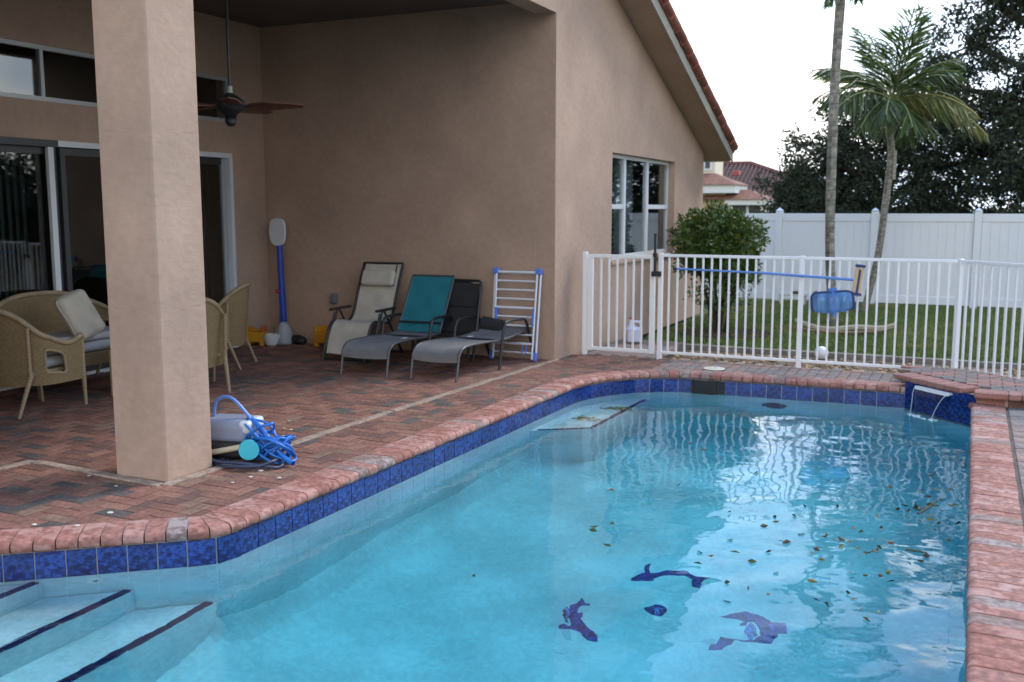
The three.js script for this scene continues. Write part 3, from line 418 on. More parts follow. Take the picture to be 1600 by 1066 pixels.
{ // transom row and sliding doors
  const x = XD - 0.035;
  const tr = group('transom_window', house), zz = [-9.73, -8.75, -7.78, -7.08, -6.0, -5.0, -4.0];
  part('window_frame', [span(x - 0.03, x + 0.03, 2.772, 2.815, -9.768, -4), span(x - 0.03, x + 0.03, 3.265, 3.308, -9.768, -4), span(x - 0.03, x + 0.03, 2.816, 3.264, -9.768, -9.72)], alu, tr);
  for (const z of zz.slice(3, 6)) part('mullion', span(x - 0.028, x + 0.028, 2.816, 3.264, z - 0.02, z + 0.02), alu, tr);
  const zc = [-9.72, -7.10, -7.06, -6.02, -5.98, -5.02, -4.98, -4.0]; for (let k = 0; k < 8; k += 2) part('pane', span(x - 0.003, x + 0.003, 2.817, 3.263, zc[k], zc[k + 1]), glass, tr);
  const sd = group('sliding_door', house);
  part('door_frame', [span(x - 0.07, x + 0.05, 2.34, 2.398, -9.768, -7.2), span(x - 0.07, x + 0.05, -0.02, 0.03, -9.768, -4), span(x - 0.07, x + 0.055, 0.03, 2.34, -9.768, -9.71)], aluWhite, sd);
  part('door_frame', [span(x - 0.07, x + 0.06, 2.33, 2.398, -7.19, -4.0)], darkFrame, sd);
  const leaf = (za, zb, xo, mats) => { part('door_stile', span(xo - 0.02, xo + 0.02, 0.031, 2.329, za, za + 0.06), mats[0], sd); part('door_stile', span(xo - 0.02, xo + 0.02, 0.031, 2.329, zb - 0.06, zb), mats[1], sd); for (const [y0, y1] of [[0.032, 0.12], [2.26, 2.328]]) part('door_rail', span(xo - 0.019, xo + 0.019, y0, y1, za + 0.061, zb - 0.061), darkFrame, sd); part('pane', span(xo - 0.003, xo + 0.003, 0.121, 2.259, za + 0.061, zb - 0.061), glass, sd); };
  leaf(-9.70, -8.45, x - 0.03, [alu, darkFrame]); leaf(-8.48, -7.23, x + 0.01, [darkFrame, darkFrame]); leaf(-7.22, -5.9, x - 0.03, [darkFrame, alu]); leaf(-5.93, -4.1, x + 0.01, [alu, alu]);
  part('door_stile', span(x + 0.012, x + 0.052, 0.031, 2.329, -7.135, -7.07), aluWhite, sd);
  const slat = bx(0.004, 2.2, 0.085), sm_ = std([0.06, 0.06, 0.058], 0.8);
  for (let k = 0; k < 17; k++) { const m = part('blind_slat', slat, sm_, sd); m.position.set(x - 0.25, 1.16, -7.0 + k * 0.085); m.rotation.y = 0.55; }
  for (let k = 0; k < 11; k++) { const m = part('blind_slat', slat, sm_, sd); m.position.set(x - 0.25, 1.16, -9.65 + k * 0.085); m.rotation.y = 0.55; }
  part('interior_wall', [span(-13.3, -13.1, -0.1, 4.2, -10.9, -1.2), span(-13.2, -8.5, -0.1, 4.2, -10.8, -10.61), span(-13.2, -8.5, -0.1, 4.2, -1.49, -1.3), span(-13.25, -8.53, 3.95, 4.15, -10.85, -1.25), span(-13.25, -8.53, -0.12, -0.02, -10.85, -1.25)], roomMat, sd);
}
part('wall_outlet', [bx(0.09, 0.13, 0.05, -7.3, 0.6, ZB + 0.026, 0.008), bx(0.07, 0.1, 0.025, -7.3, 0.6, ZB + 0.06, 0.006)], std([0.16, 0.18, 0.19], 0.4), house, 'grey covered power outlet on the patio wall');
{
  const p = thing('stucco_pillar', 'square tan stucco pillar standing between the patio and the pool', 'pillar', [-4.76, 0, -4.81]);
  part('shaft', uvm(new RoundedBoxGeometry(0.435, 3.99, 0.42, 3, 0.014).translate(0, 1.993, 0)), stucco, p);
}

// ---------------------------------------------------------------- fences
const FZ = -11.02;
{
  const rail = (x0, x1, y, h = 0.03, d = 0.03) => span(x0, x1, y - h / 2, y + h / 2, -d / 2, d / 2, 0.004);
  const picket = bx(0.02, 1, 0.02, 0, 0.5, 0);
  const post = (root, x, h = 1.22, w = 0.05) => { part('post', span(x - w / 2, x + w / 2, LAWN, h, -w / 2, w / 2, 0.005), whitePaint, root); };
  const fill = (root, x0, x1, n, y0, y1) => { for (let k = 1; k < n; k++) { const m = part('picket', picket, whitePaint, root); m.position.set(lerp(x0, x1, k / n), y0, 0); m.scale.y = y1 - y0; } };
  const gate = thing('pool_gate', 'white metal pool gate with black latch against the stucco wall', 'gate', [-3.69, 0, FZ]);
  part('hinge_post', span(-0.49, -0.44, LAWN, 1.22, -0.025, 0.025, 0.005), whitePaint, gate); part('stile', span(-0.425, -0.365, 0.05, 1.19, -0.022, 0.022, 0.005), whitePaint, gate); part('stile', span(0.335, 0.395, 0.05, 1.19, -0.022, 0.022, 0.005), whitePaint, gate);
  for (const y of [1.175, 0.075]) part('rail', rail(-0.365, 0.335, y, 0.04), whitePaint, gate); fill(gate, -0.365, 0.335, 7, 0.095, 1.155);
  const la = group('latch', gate, 'tall black magnetic latch'); part('latch_rod', [bx(0.028, 0.40, 0.03, 0.40, 1.2, 0.04, 0.01), bx(0.045, 0.05, 0.045, 0.40, 1.2, 0.04, 0.01)], blackPlastic, la); part('latch_box', bx(0.11, 0.06, 0.05, 0.42, 0.985, 0.045, 0.01), blackPlastic, la); part('latch_knob', new THREE.CylinderGeometry(0.016, 0.014, 0.05, 14).translate(0.40, 1.42, 0.04), blackPlastic, la);
  const panelF = (label, p, turn, L, n, first = true) => { const f = thing('pool_fence_panel', label, 'fence', p, turn, 'white picket panels round the pool'); if (first) post(f, 0); for (const [y, h] of [[1.195, 0.032], [0.075, 0.03]]) part('rail', rail(0.026, L - 0.026, y, h, h), whitePaint, f); fill(f, 0, L, n, 0.09, 1.18); return f; };
  panelF('white metal fence panel between the gate and the middle post', [-3.23, 0, FZ], 0, 1.57, 16);
  panelF('white metal fence panel behind the hanging skimmer net', [-1.66, 0, FZ], 0, 1.56, 16);
  const f3 = panelF('white metal fence panel running along the raised pool wall', [-0.10, 0, FZ], -Math.PI / 4, 2.4, 24); post(f3, 2.4);
}
{ // white vinyl privacy fence
  const Z = -20.3, R = rngOf(9), boardG = bx(0.1495, 1.46, 0.022, 0, 0, 0, 0.0018);
  for (let k = -2; k < 6; k++) {
    const x0 = -3.53 + 1.8 * k - 0.0, f = thing('vinyl_fence_panel', ['white vinyl fence panel hidden behind the house corner', 'white vinyl fence panel behind the round bush', 'white vinyl fence panel left of the tall palm trunk', 'white vinyl fence panel behind the leaning palm', 'white vinyl fence panel at the right edge of the view', 'white vinyl fence panel beyond the right edge', 'second white vinyl fence panel beyond the right edge', 'last white vinyl fence panel far to the right'][k + 2], 'fence', [x0, LAWN, Z], 0, 'white vinyl fence along the lawn');
    part('post', bx(0.13, 1.80, 0.13, 0, 0.9, 0, 0.006), vinyl, f); part('post_cap', new THREE.ConeGeometry(0.098, 0.06, 4).rotateY(Math.PI / 4).translate(0, 1.84, 0), vinyl, f); f.children[f.children.length - 1].geometry.computeVertexNormals();
    part('top_rail', bx(1.66, 0.15, 0.05, 0.9, 1.68, 0, 0.006), vinyl, f); part('bottom_rail', bx(1.66, 0.15, 0.05, 0.9, 0.12, 0, 0.006), vinyl, f);
    for (let b = 0; b < 11; b++) { const m = part('board', boardG, vinyl, f); m.position.set(0.145 + b * 0.151, 0.9, (R() - 0.5) * 0.001); }
  }
}
{ // things on the fence
  const pl = thing('pool_skimmer_net', 'blue leaf skimmer net on a long blue pole hung on the pool fence', 'pool net', [-1.32, 0.76, FZ + 0.055]);
  const blue = std([0.05, 0.18, 0.55], 0.35), navy = std([0.02, 0.035, 0.14], 0.4);
  part('pole', [bar([-1.72, 0.29, 0.0], [-0.75, 0.268, 0], 0.011), bar([-0.75, 0.268, 0], [0.2, 0.222, 0], 0.0145)], std([0.10, 0.24, 0.62], 0.3), pl); part('pole_end', bar([-1.75, 0.291, 0], [-1.71, 0.29, 0], 0.013), blackPlastic, pl);
  const net = group('net_head', pl); net.rotation.z = rad(6); net.position.set(0, -0.01, 0.03);
  const rr = []; const W = 0.215, H2 = 0.1; for (let k = 0; k < 40; k++) { const a = k / 40 * 6.2832, c = Math.cos(a), s = Math.sin(a), e = 0.35; rr.push([Math.sign(c) * Math.pow(Math.abs(c), e) * (W - 0.012 * s), Math.sign(s) * Math.pow(Math.abs(s), e) * H2 + 0.0, 0.0]); }
  part('net_frame', tube(rr, 0.013, 90, 8, true), navy, net);
  const bag = slab((u, v) => { const a = (u - 0.5) * 2, b = (v - 0.5) * 2, d = (1 - a ** 4) * (1 - b ** 4); return [a * W * 0.97, b * H2 * 0.97 - 0.075 * d * (0.6 - 0.4 * b), 0.12 * d * (0.5 + 0.15 * Math.sin(a * 9 + 2))]; }, 28, 16, 0.002);
  part('net_bag', bag, new THREE.MeshPhysicalMaterial({ color: lin(0.36, 0.60, 0.85), roughness: 0.35, transmission: 0.85, thickness: 0, side: THREE.DoubleSide }), net);
  part('net_handle', [bar([0.0, -0.16, 0.02], [0.01, 0.12, 0.0], 0.02, 0.016), bx(0.09, 0.1, 0.02, 0.01, 0.09, 0.0, 0.008)], blue, net);
  const br = thing('pool_brush', 'pool brush with cream bristle block and navy ends hung on the fence', 'pool brush', [-1.07, 0.98, FZ + 0.06]); br.rotation.z = rad(-6);
  part('bristle_block', [bx(0.04, 0.27, 0.03, -0.024, 0, 0, 0.008), bx(0.022, 0.27, 0.045, 0.026, 0, 0.0, 0.006)], std([0.58, 0.42, 0.24], 0.7), br); part('brush_back', bx(0.024, 0.25, 0.03, 0.005, -0.01, 0.004, 0.006), navy, br); for (const s of [-1, 1]) part('end_cap', bx(0.105, 0.03, 0.045, 0, s * 0.15, 0, 0.01), navy, br);
}

// ---------------------------------------------------------------- lawn, edging, plants
{
  const ed = struct('lawn_edging'); const R = rngOf(3);
  for (let k = 0; k < 7; k++) part('edging_slab', uvm(bx(0.895, 0.1, 0.1, -3.0 + k * 0.9, LAWN + 0.015 + (R() - 0.5) * 0.01, -12.75 + (R() - 0.5) * 0.02, 0.012)), std([0.30, 0.28, 0.25], 0.9, { map: grit }), ed);
  const pg = []; for (let k = 0; k < 900; k++) { const x = -3.3 + R() * 4.8, z = -11.08 - Math.pow(R(), 1.6) * 1.5, r = 0.012 + R() * 0.024; pg.push(new THREE.IcosahedronGeometry(r, 0).scale(1, 0.6, 1.1).rotateY(R() * 6).translate(x, lerp(-0.02, -0.115, clamp((-11.1 - z) / 0.25)) + r * 0.3, z)); }
  stuff(mesh(pg.filter((_, i) => i % 3), std([0.32, 0.22, 0.14], 0.85, { map: grit })), 'pebble_border'); stuff(mesh(pg.filter((_, i) => i % 3 === 0), std([0.45, 0.30, 0.16], 0.85)), 'leaf_litter');
  for (const n of ['pebble_border', 'leaf_litter']) { const o = scene.getObjectByName(n); o.userData.label = n === 'pebble_border' ? 'brown pebbles along the foot of the pool fence' : 'dry tan leaves caught under the pool fence'; o.userData.category = n === 'pebble_border' ? 'pebbles' : 'leaves'; }
  struct('planting_strip', prism([[-3.34, -11.101], [1.6, -11.101], [1.6, -12.69], [-3.34, -12.69]], -0.2, -0.118), std([0.17, 0.125, 0.08], 0.95, { map: grit, bumpMap: gritBump, bumpScale: 0.01 }));
  // grass blades
  const b = new THREE.BufferGeometry(), P = []; for (let k = 0; k < 5; k++) { const a = k * 1.257 + 0.3, w = 0.006, h = 0.05 + 0.018 * ((k * 7) % 3), dx = Math.cos(a), dz = Math.sin(a), ox = dx * 0.012, oz = dz * 0.012; P.push(ox - dz * w, 0, oz + dx * w, ox + dz * w, 0, oz - dx * w, ox + dx * 0.03, h, oz + dz * 0.03); }
  b.setAttribute('position', new THREE.Float32BufferAttribute(P, 3)); b.computeVertexNormals();
  const N = 46000, im = new THREE.InstancedMesh(b, std([1, 1, 1], 0.8, { side: THREE.DoubleSide }), N), m4 = new THREE.Matrix4(), q = new THREE.Quaternion(), c = new THREE.Color();
  for (let i = 0; i < N; i++) { const z = -12.82 - Math.pow(R(), 0.8) * 7.45, x = -4.2 + R() * 7.4, n = fbm(x * 1.4, z * 1.4, 4, 0, 15), s = 0.55 + R() * 0.6; q.setFromAxisAngle(V(0, 1, 0), R() * 6.28); m4.compose(V(x, LAWN - 0.032, z), q, V(s * 1.2, s * (0.7 + 0.6 * n), s * 1.2)); im.setMatrixAt(i, m4); const k = 0.6 + 0.7 * R(), y = step(0.45, 0.7, n) * R(); c.setRGB(lerp(0.10, 0.22, y) * k * 1.4, lerp(0.14, 0.20, y) * k * 1.4, lerp(0.032, 0.07, y) * k * 1.4); im.setColorAt(i, c); }
  stuff(im, 'grass'); im.userData.label = 'short green lawn grass behind the pool fence'; im.userData.category = 'grass';
}
const barkMap = tex(256, (u, v) => { const r = Math.abs(((v * 18 + 0.6 * noise(u * 6, v * 6, 6, 4)) % 1) - 0.5), k = 0.6 + 0.3 * fbm(u * 20, v * 60, 3, 0, 8) + 0.2 * step(0.05, 0.2, r); return [k, k * 0.97, k * 0.9]; }, [0.4, 1.4]);
const palmTex = tex(512, (u, v) => { const f = (u + 0.012 * (fbm(u * 30, v * 3, 3, 90, 4) - 0.5)) * 9, r = Math.abs((f % 1) - 0.5), k = 0.72 + 0.28 * (fbm(u * 24, v * 4, 4, 96, 8) - 0.5) * 2 - 0.22 * step(0.44, 0.5, r) + 0.12 * (fbm(u * 4, v * 2, 2, 8, 19) - 0.5); return [k, k * 0.985, k * 0.95]; }, [0.26, 1], true, 64);
const palmBark = std([0.45, 0.43, 0.385], 0.9, { map: palmTex, bumpMap: palmTex, bumpScale: 0.006 });
const treeBark = std([0.05, 0.04, 0.033], 0.95, { map: barkMap });
function leafCloud(list, R, lo, hi, cols) { // list of [centre, normalish, size, aspect] -> quads bent along the middle, coloured leaf by leaf
  const n = list.length, pos = new Float32Array(n * 12 * 3), col = new Float32Array(n * 12 * 3), a = V(0, 0, 0), b = V(0, 0, 0), nn = V(0, 0, 0); let o = 0;
  for (const [p, dir, L, w] of list) {
    a.copy(dir).normalize(); b.set(R() - 0.5, R() - 0.5, R() - 0.5).cross(a).normalize(); nn.crossVectors(a, b);
    const k = lo + (hi - lo) * R(), cc = cols[Math.floor(R() * cols.length)], pt = (s, t, h) => [p.x + a.x * s * L + b.x * t * w + nn.x * h * w, p.y + a.y * s * L + b.y * t * w + nn.y * h * w, p.z + a.z * s * L + b.z * t * w + nn.z * h * w];
    const A = pt(0, 0, 0), B = pt(0.45, 0.5, 0.22), C = pt(1, 0, 0), D = pt(0.45, -0.5, 0.22);
    for (const v of [A, B, C, A, C, D]) { pos.set(v, o); col[o] = cc[0] * k; col[o + 1] = cc[1] * k; col[o + 2] = cc[2] * k; o += 3; }
  }
  const g = new THREE.BufferGeometry(); g.setAttribute('position', new THREE.BufferAttribute(pos.slice(0, o), 3)); g.setAttribute('color', new THREE.BufferAttribute(col.slice(0, o), 3)); g.computeVertexNormals(); return g;
}
const leafMat = (r = 0.6, t = 0.3) => new THREE.MeshPhysicalMaterial({ color: lin(1, 1, 1), vertexColors: true, roughness: r, side: THREE.DoubleSide, transmission: t, thickness: 0 });
function crown(name, g, mat, parent) { const m = new THREE.Mesh(g, mat); m.castShadow = m.receiveShadow = true; m.name = name; parent.add(m); return m; }
const rv = (R) => V(R() - 0.5, R() - 0.5, R() - 0.5).normalize();
function tree(label, p, H, lobes, seed, o = {}) { // lobes: [x,y,z,rx,ry,rz,n]
  const t = thing('oak_tree', label, 'tree', p, 0, 'dark trees behind the white fence'), R = rngOf(seed), leaves = [], limbs = [];
  const base = V(0, -0.2, 0), fork = V(o.lean ?? 0, H * 0.3, 0);
  part('trunk', tube([base, V((o.lean ?? 0) * 0.4, H * 0.14, 0.05), fork], 0.16 + H * 0.012, 10, 9), treeBark, t);
  for (const [x, y, z, rx, ry, rz, n] of lobes) {
    const c = V(x, y, z), m = fork.clone().lerp(c, 0.5).add(V((R() - 0.5) * 0.6, 0.4, (R() - 0.5) * 0.6));
    limbs.push(tube([fork, m, c], 0.07, 10, 6));
    for (let k = 0; k < n; k++) {
      const d = rv(R), r = Math.pow(R(), 0.45), q = V(x + d.x * rx * r * 2 * 0.5, y + d.y * ry * r, z + d.z * rz * r);
      if (k % 5 === 0) limbs.push(bar(c.clone().lerp(q, 0.1), q, 0.028, 0.008, 4));
      const cl = o.per ?? 34, sp = o.spread ?? 0.34;
      for (let i = 0; i < cl; i++) { const w = rv(R).multiplyScalar(sp * Math.pow(R(), 0.6)); leaves.push([q.clone().add(V(w.x, w.y * 0.75, w.z)), rv(R).add(V(0, -0.25, 0)), (o.leaf ?? 0.125) * (0.7 + 0.6 * R()), (o.leaf ?? 0.125) * 0.45]); }
    }
  }
  part('limbs', limbs, treeBark, t);
  crown('crown', leafCloud(leaves, R, 0.7, 1.25, o.cols ?? [[0.022, 0.034, 0.014], [0.027, 0.042, 0.016], [0.034, 0.045, 0.018], [0.02, 0.03, 0.015]]), leafMat(0.95, 0.12), t);
  return t;
}
// the broad dark tree, the taller open one at the right, and a small one by the neighbour's roof
tree('broad dense dark green tree behind the leaning palm', [-2.2, LAWN, -27.5], 6, [[0.4, 3.4, 0, 2.3, 1.7, 1.6, 170], [-1.5, 3.0, 0.2, 1.3, 1.4, 1.2, 80], [2.6, 3.0, 0.3, 2.2, 1.7, 1.6, 150], [0.2, 1.4, 0.8, 2.6, 1.2, 1.2, 150], [-0.9, 4.5, 0, 0.9, 0.6, 0.8, 14], [2.8, 1.2, 0.6, 2.0, 1.1, 1.2, 110], [-2.4, 2.3, 0.5, 0.9, 0.7, 0.6, 22], [-1.9, 1.3, 0.6, 1.2, 0.9, 0.9, 60], [0.9, 5.0, 0, 1.2, 0.5, 0.8, 16]], 11, { per: 76, spread: 0.4 });
tree('tall open dark tree reaching up at the right edge', [2.6, LAWN, -25], 9, [[-1.2, 3.4, 0, 1.7, 1.5, 1.5, 110], [-1.0, 5.2, 0.2, 1.6, 1.0, 1.2, 48], [-2.0, 6.4, 0, 1.3, 0.9, 1.0, 32], [0.0, 6.4, 0, 1.8, 1.3, 1.4, 66], [0.6, 4.4, 0.2, 2.0, 1.6, 1.6, 130], [-0.6, 2.0, 0.3, 1.8, 1.1, 1.2, 110], [1.6, 2.4, 0.3, 2, 1.3, 1.4, 90], [-0.4, 7.8, 0, 2.2, 1.0, 1.4, 50], [-2.8, 5.5, 0, 1.2, 0.9, 1.0, 34], [-2.3, 6.3, 0, 1.3, 0.7, 1.0, 32], [-3.3, 4.6, 0, 0.8, 0.5, 0.7, 12], [-2.0, 4.3, 0, 1.2, 1.0, 1.0, 40]], 23, { per: 62, spread: 0.4 });
tree('small loose tree beside the brown roof of the far house', [-6.3, LAWN, -34], 4, [[1.7, 2.1, 0, 0.9, 1.0, 0.8, 60], [1.2, 3.1, 0, 0.7, 0.5, 0.6, 12], [1.9, 1.1, 0, 1.0, 0.8, 0.8, 60], [0.7, 2.3, 0, 0.4, 0.3, 0.4, 7], [2.2, 3.5, 0, 0.7, 0.6, 0.6, 16]], 31, { per: 52, spread: 0.38 });
tree('low dense tree standing past the end of the white fence', [7.2, LAWN, -19], 4, [[0, 2.2, 0, 2.0, 1.7, 2.0, 120], [-1.4, 1.6, 0.6, 1.4, 1.4, 1.4, 60], [1.4, 2.0, -0.4, 1.6, 1.6, 1.6, 60], [0, 1.0, 0.6, 2.2, 1.0, 1.8, 70]], 47, { per: 40, leaf: 0.18, spread: 0.45 });
tree('wide dark tree added out of view on the right to shade the patio', [9.5, LAWN, -6], 8, [[0, 3.8, 0, 2.6, 2.2, 3.2, 110], [-0.6, 5.2, 2.2, 2.0, 1.5, 2.2, 50], [0, 5.0, -2.2, 2.0, 1.6, 2.2, 60], [0, 2.2, 0, 2.2, 1.4, 3.4, 90]], 53, { per: 30, leaf: 0.2, spread: 0.45 });  // added out of view to block low sky light from the patio
tree('leafy dark tree added unseen behind and to the right of the viewer for shade', [8.5, LAWN, 3], 8, [[0, 3.8, 0, 2.4, 2.2, 3.2, 100], [0, 5.0, -1.5, 2.0, 1.6, 2.2, 60], [0, 2.2, 0, 2.2, 1.4, 3.4, 90]], 59, { per: 26, leaf: 0.24, spread: 0.5 });  // unseen shade caster, added to dim the deep end of the patio
{ // palms
  function frond(R, o, az, el, L, droop, cols, leaves, ribs, wide = 0.55) {
    const hang = lerp(1.15, 0.4, clamp(el / 1.2)), d = V(Math.cos(az) * Math.cos(el), Math.sin(el), Math.sin(az) * Math.cos(el)), pts = []; let p = o.clone(), v = d.clone();
    for (let k = 0; k <= 10; k++) { pts.push(p.clone()); p = p.clone().addScaledVector(v, L / 10); v.y -= droop / 10; v.normalize(); }
    ribs.push(tube(pts, 0.013, 12, 5)); const c = new THREE.CatmullRomCurve3(pts), n = 40;
    for (let k = 4; k < n; k++) for (const s of [-1, 1]) { const t = k / n, q = c.getPointAt(t), tg = c.getTangentAt(t), side = V(-Math.sin(az), 0, Math.cos(az)).multiplyScalar(s), up = side.clone().cross(tg).multiplyScalar(s); if (up.y < 0) up.negate(); const dir = tg.clone().multiplyScalar(0.8).add(side.multiplyScalar(0.5 + 0.3 * R())).add(up.multiplyScalar(0.5 * (R() - 0.4))).add(V(0, -hang * (0.7 + 0.6 * R()), 0)); leaves.push([q, dir, wide * Math.sin(Math.PI * clamp(0.12 + t * 0.82)) * (0.75 + 0.5 * R()), 0.034]); }
  }
  const R = rngOf(67), green = [[0.095, 0.15, 0.025], [0.06, 0.11, 0.022], [0.125, 0.175, 0.03], [0.045, 0.085, 0.02]], yellow = [[0.19, 0.2, 0.04], [0.13, 0.17, 0.035], [0.24, 0.2, 0.05]];
  const t = thing('palm_tree', 'leaning slender palm with a full green crown in front of the fence', 'palm', [-1.70, LAWN, -18.6]), L = [], ribs = [], top = V(0.30, 3.68, 0);
  part('trunk', [tube([[0, 0, 0], [0.19, 1.0, 0], [0.28, 2.0, 0.02], [0.33, 2.75, 0], [0.29, 3.15, 0]], 0.062, 40, 10)], palmBark, t);
  part('crown_shaft', tube([[0.29, 3.12, 0], [0.28, 3.4, 0], [0.3, 3.66, 0]], 0.07, 10, 10), std([0.16, 0.19, 0.07], 0.6, { map: mottle(0.3, 0.2, 97) }), t);
  part('dead_sheath', slab((u, v) => { const a = (u - 0.5) * 2.2; return [0.33 + 0.085 * Math.cos(a), 2.35 + 0.5 * v, 0.085 * Math.sin(a) * (1 - 0.3 * v)]; }, 8, 8, 0.012), std([0.46, 0.42, 0.36], 0.9, { map: mottle(0.3, 0.2, 99) }), t, 'pale dry leaf sheath clinging to the trunk');
  for (let k = 0; k < 26; k++) frond(R, top, k * 2.4 + 0.3, [1.2, 0.85, 0.5, 0.1][k % 4] + (R() - 0.5) * 0.25, 1.25 + R() * 0.4, [0.7, 1.2, 1.3, 1.1][k % 4], green, L, ribs, 0.66);
  part('frond_ribs', ribs, std([0.17, 0.2, 0.06], 0.7), t); crown('fronds', leafCloud(L, R, 0.75, 1.25, green), leafMat(0.5, 0.45), t);
  const L2 = [], r2 = []; frond(R, top, -0.05, 0.15, 1.75, 1.3, yellow, L2, r2, 0.62); frond(R, top, 0.35, 0.3, 1.55, 1.2, yellow, L2, r2, 0.55); part('yellow_rib', r2, std([0.25, 0.22, 0.07], 0.7), t); crown('yellowing_frond', leafCloud(L2, R, 0.8, 1.2, yellow), leafMat(0.5, 0.35), t).userData.label = 'yellow-green drooping frond on the right';
  const t1 = thing('palm_tree', 'tall straight palm trunk with its crown above the picture', 'palm', [-1.95, LAWN, -16.4]), La = [], ra = [];
  part('trunk', tube([[0, 0, 0], [-0.10, 1.2, 0], [-0.13, 2.6, 0], [-0.13, 3.9, 0], [-0.10, 5.0, 0], [-0.08, 5.7, 0]], 0.074, 50, 12), palmBark, t1);
  for (let k = 0; k < 13; k++) frond(R, V(-0.08, 5.75, 0), k * 2.4, [1.0, 0.6, 0.25][k % 3], 1.5, [0.8, 1.2, 1.5][k % 3], green, La, ra);
  frond(R, V(-0.08, 5.6, 0), 1.9, -0.9, 0.85, 0.4, green, La, ra, 0.35);
  part('frond_ribs', ra, std([0.17, 0.2, 0.06], 0.7), t1); crown('fronds', leafCloud(La, R, 0.75, 1.25, green), leafMat(0.5, 0.45), t1);
}
{ // round bush by the house corner
  const t = thing('round_bush', 'round clipped glossy green bush with a few yellow leaves beside the house', 'bush', [-3.38, LAWN, -14.6]), R = rngOf(71), L = [], Y = [], st = [];
  for (let k = 0; k < 9; k++) { const a = k * 2.4, r = 0.09 + 0.03 * (k % 3); st.push(tube([[Math.cos(a) * r, -0.02, Math.sin(a) * r], [Math.cos(a) * 0.16, 0.4, Math.sin(a) * 0.16], [Math.cos(a) * 0.34, 0.95, Math.sin(a) * 0.34]], 0.022, 8, 6)); }
  part('stems', st, treeBark, t);
  for (let k = 0; k < 640; k++) { const d = rv(R), r = Math.pow(R(), 0.35), lump = 0.76 + 0.48 * noise(d.x * 3.4 + 9, d.y * 3.4 + d.z * 2.8 + 5, 0, 2), q = V(d.x * 0.66 * r * lump, 1.3 + d.y * 0.6 * r * lump, d.z * 0.62 * r * lump); if (q.y < 0.75 && R() < 0.55) continue; for (let i = 0; i < 19; i++) { const w = rv(R).multiplyScalar(0.1 * R()); const dir = d.clone().multiplyScalar(0.6).add(rv(R)).add(V(0, 0.3, 0)); (R() < 0.012 ? Y : L).push([q.clone().add(w), dir, 0.07 + 0.03 * R(), 0.032]); } }
  for (let k = 0; k < 70; k++) { const a = R() * 6.28, y = 0.35 + R() * 0.45, r = 0.12 + 0.35 * R(); for (let i = 0; i < 9; i++) L.push([V(Math.cos(a) * r, y, Math.sin(a) * r).add(rv(R).multiplyScalar(0.09)), rv(R), 0.08, 0.032]); }
  crown('foliage', leafCloud(L, R, 0.7, 1.3, [[0.062, 0.118, 0.02], [0.088, 0.152, 0.024], [0.055, 0.10, 0.02], [0.115, 0.175, 0.028]]), leafMat(0.35, 0.25), t); crown('yellow_leaves', leafCloud(Y, R, 0.9, 1.2, [[0.42, 0.3, 0.03], [0.36, 0.28, 0.05]]), leafMat(0.5, 0.3), t);
  const mulch = []; for (let k = 0; k < 500; k++) { const a = R() * 6.28, r = 0.62 * Math.sqrt(R()); mulch.push(bx(0.05, 0.012, 0.016).rotateY(R() * 6).rotateZ((R() - 0.5) * 0.6).translate(Math.cos(a) * r * 1.2 - 3.3, LAWN + 0.005 + R() * 0.03, Math.sin(a) * r - 14.5)); }
  const mm = stuff(mesh(mulch, std([0.10, 0.065, 0.045], 0.95)), 'mulch'); mm.userData.label = 'dark bark mulch ring under the round bush'; mm.userData.category = 'mulch';
}
single('weathered_plank', 'long weathered pale board curled up at both ends on the lawn', 'plank', slab((u, v) => { const a = (u - 0.5) * 2; return [a * 0.72, 0.07 + 0.09 * a ** 4 + 0.02 * Math.sin(a * 5), (v - 0.5) * 0.2 * (1 - 0.35 * a * a)]; }, 30, 6, 0.045), std([0.42, 0.38, 0.33], 0.9, { map: barkMap }), [-1.68, LAWN, -15.5], 0.2);
single('dry_palm_sheath', 'brown dry palm sheath lying behind the pale board', 'palm leaf', slab((u, v) => { const a = (u - 0.5) * 2; return [a * 0.65, 0.03 + 0.05 * a * a, (v - 0.5) * 0.16 * (1 - 0.5 * a * a)]; }, 24, 5, 0.02), std([0.2, 0.14, 0.09], 0.9, { map: barkMap }), [-1.75, LAWN, -15.25], 0.1);
single('white_ball', 'small white play ball on the grass behind the fence post', 'ball', new THREE.SphereGeometry(0.085, 28, 20), std([0.72, 0.73, 0.74], 0.5), [-1.62, LAWN + 0.08, -12.55]);
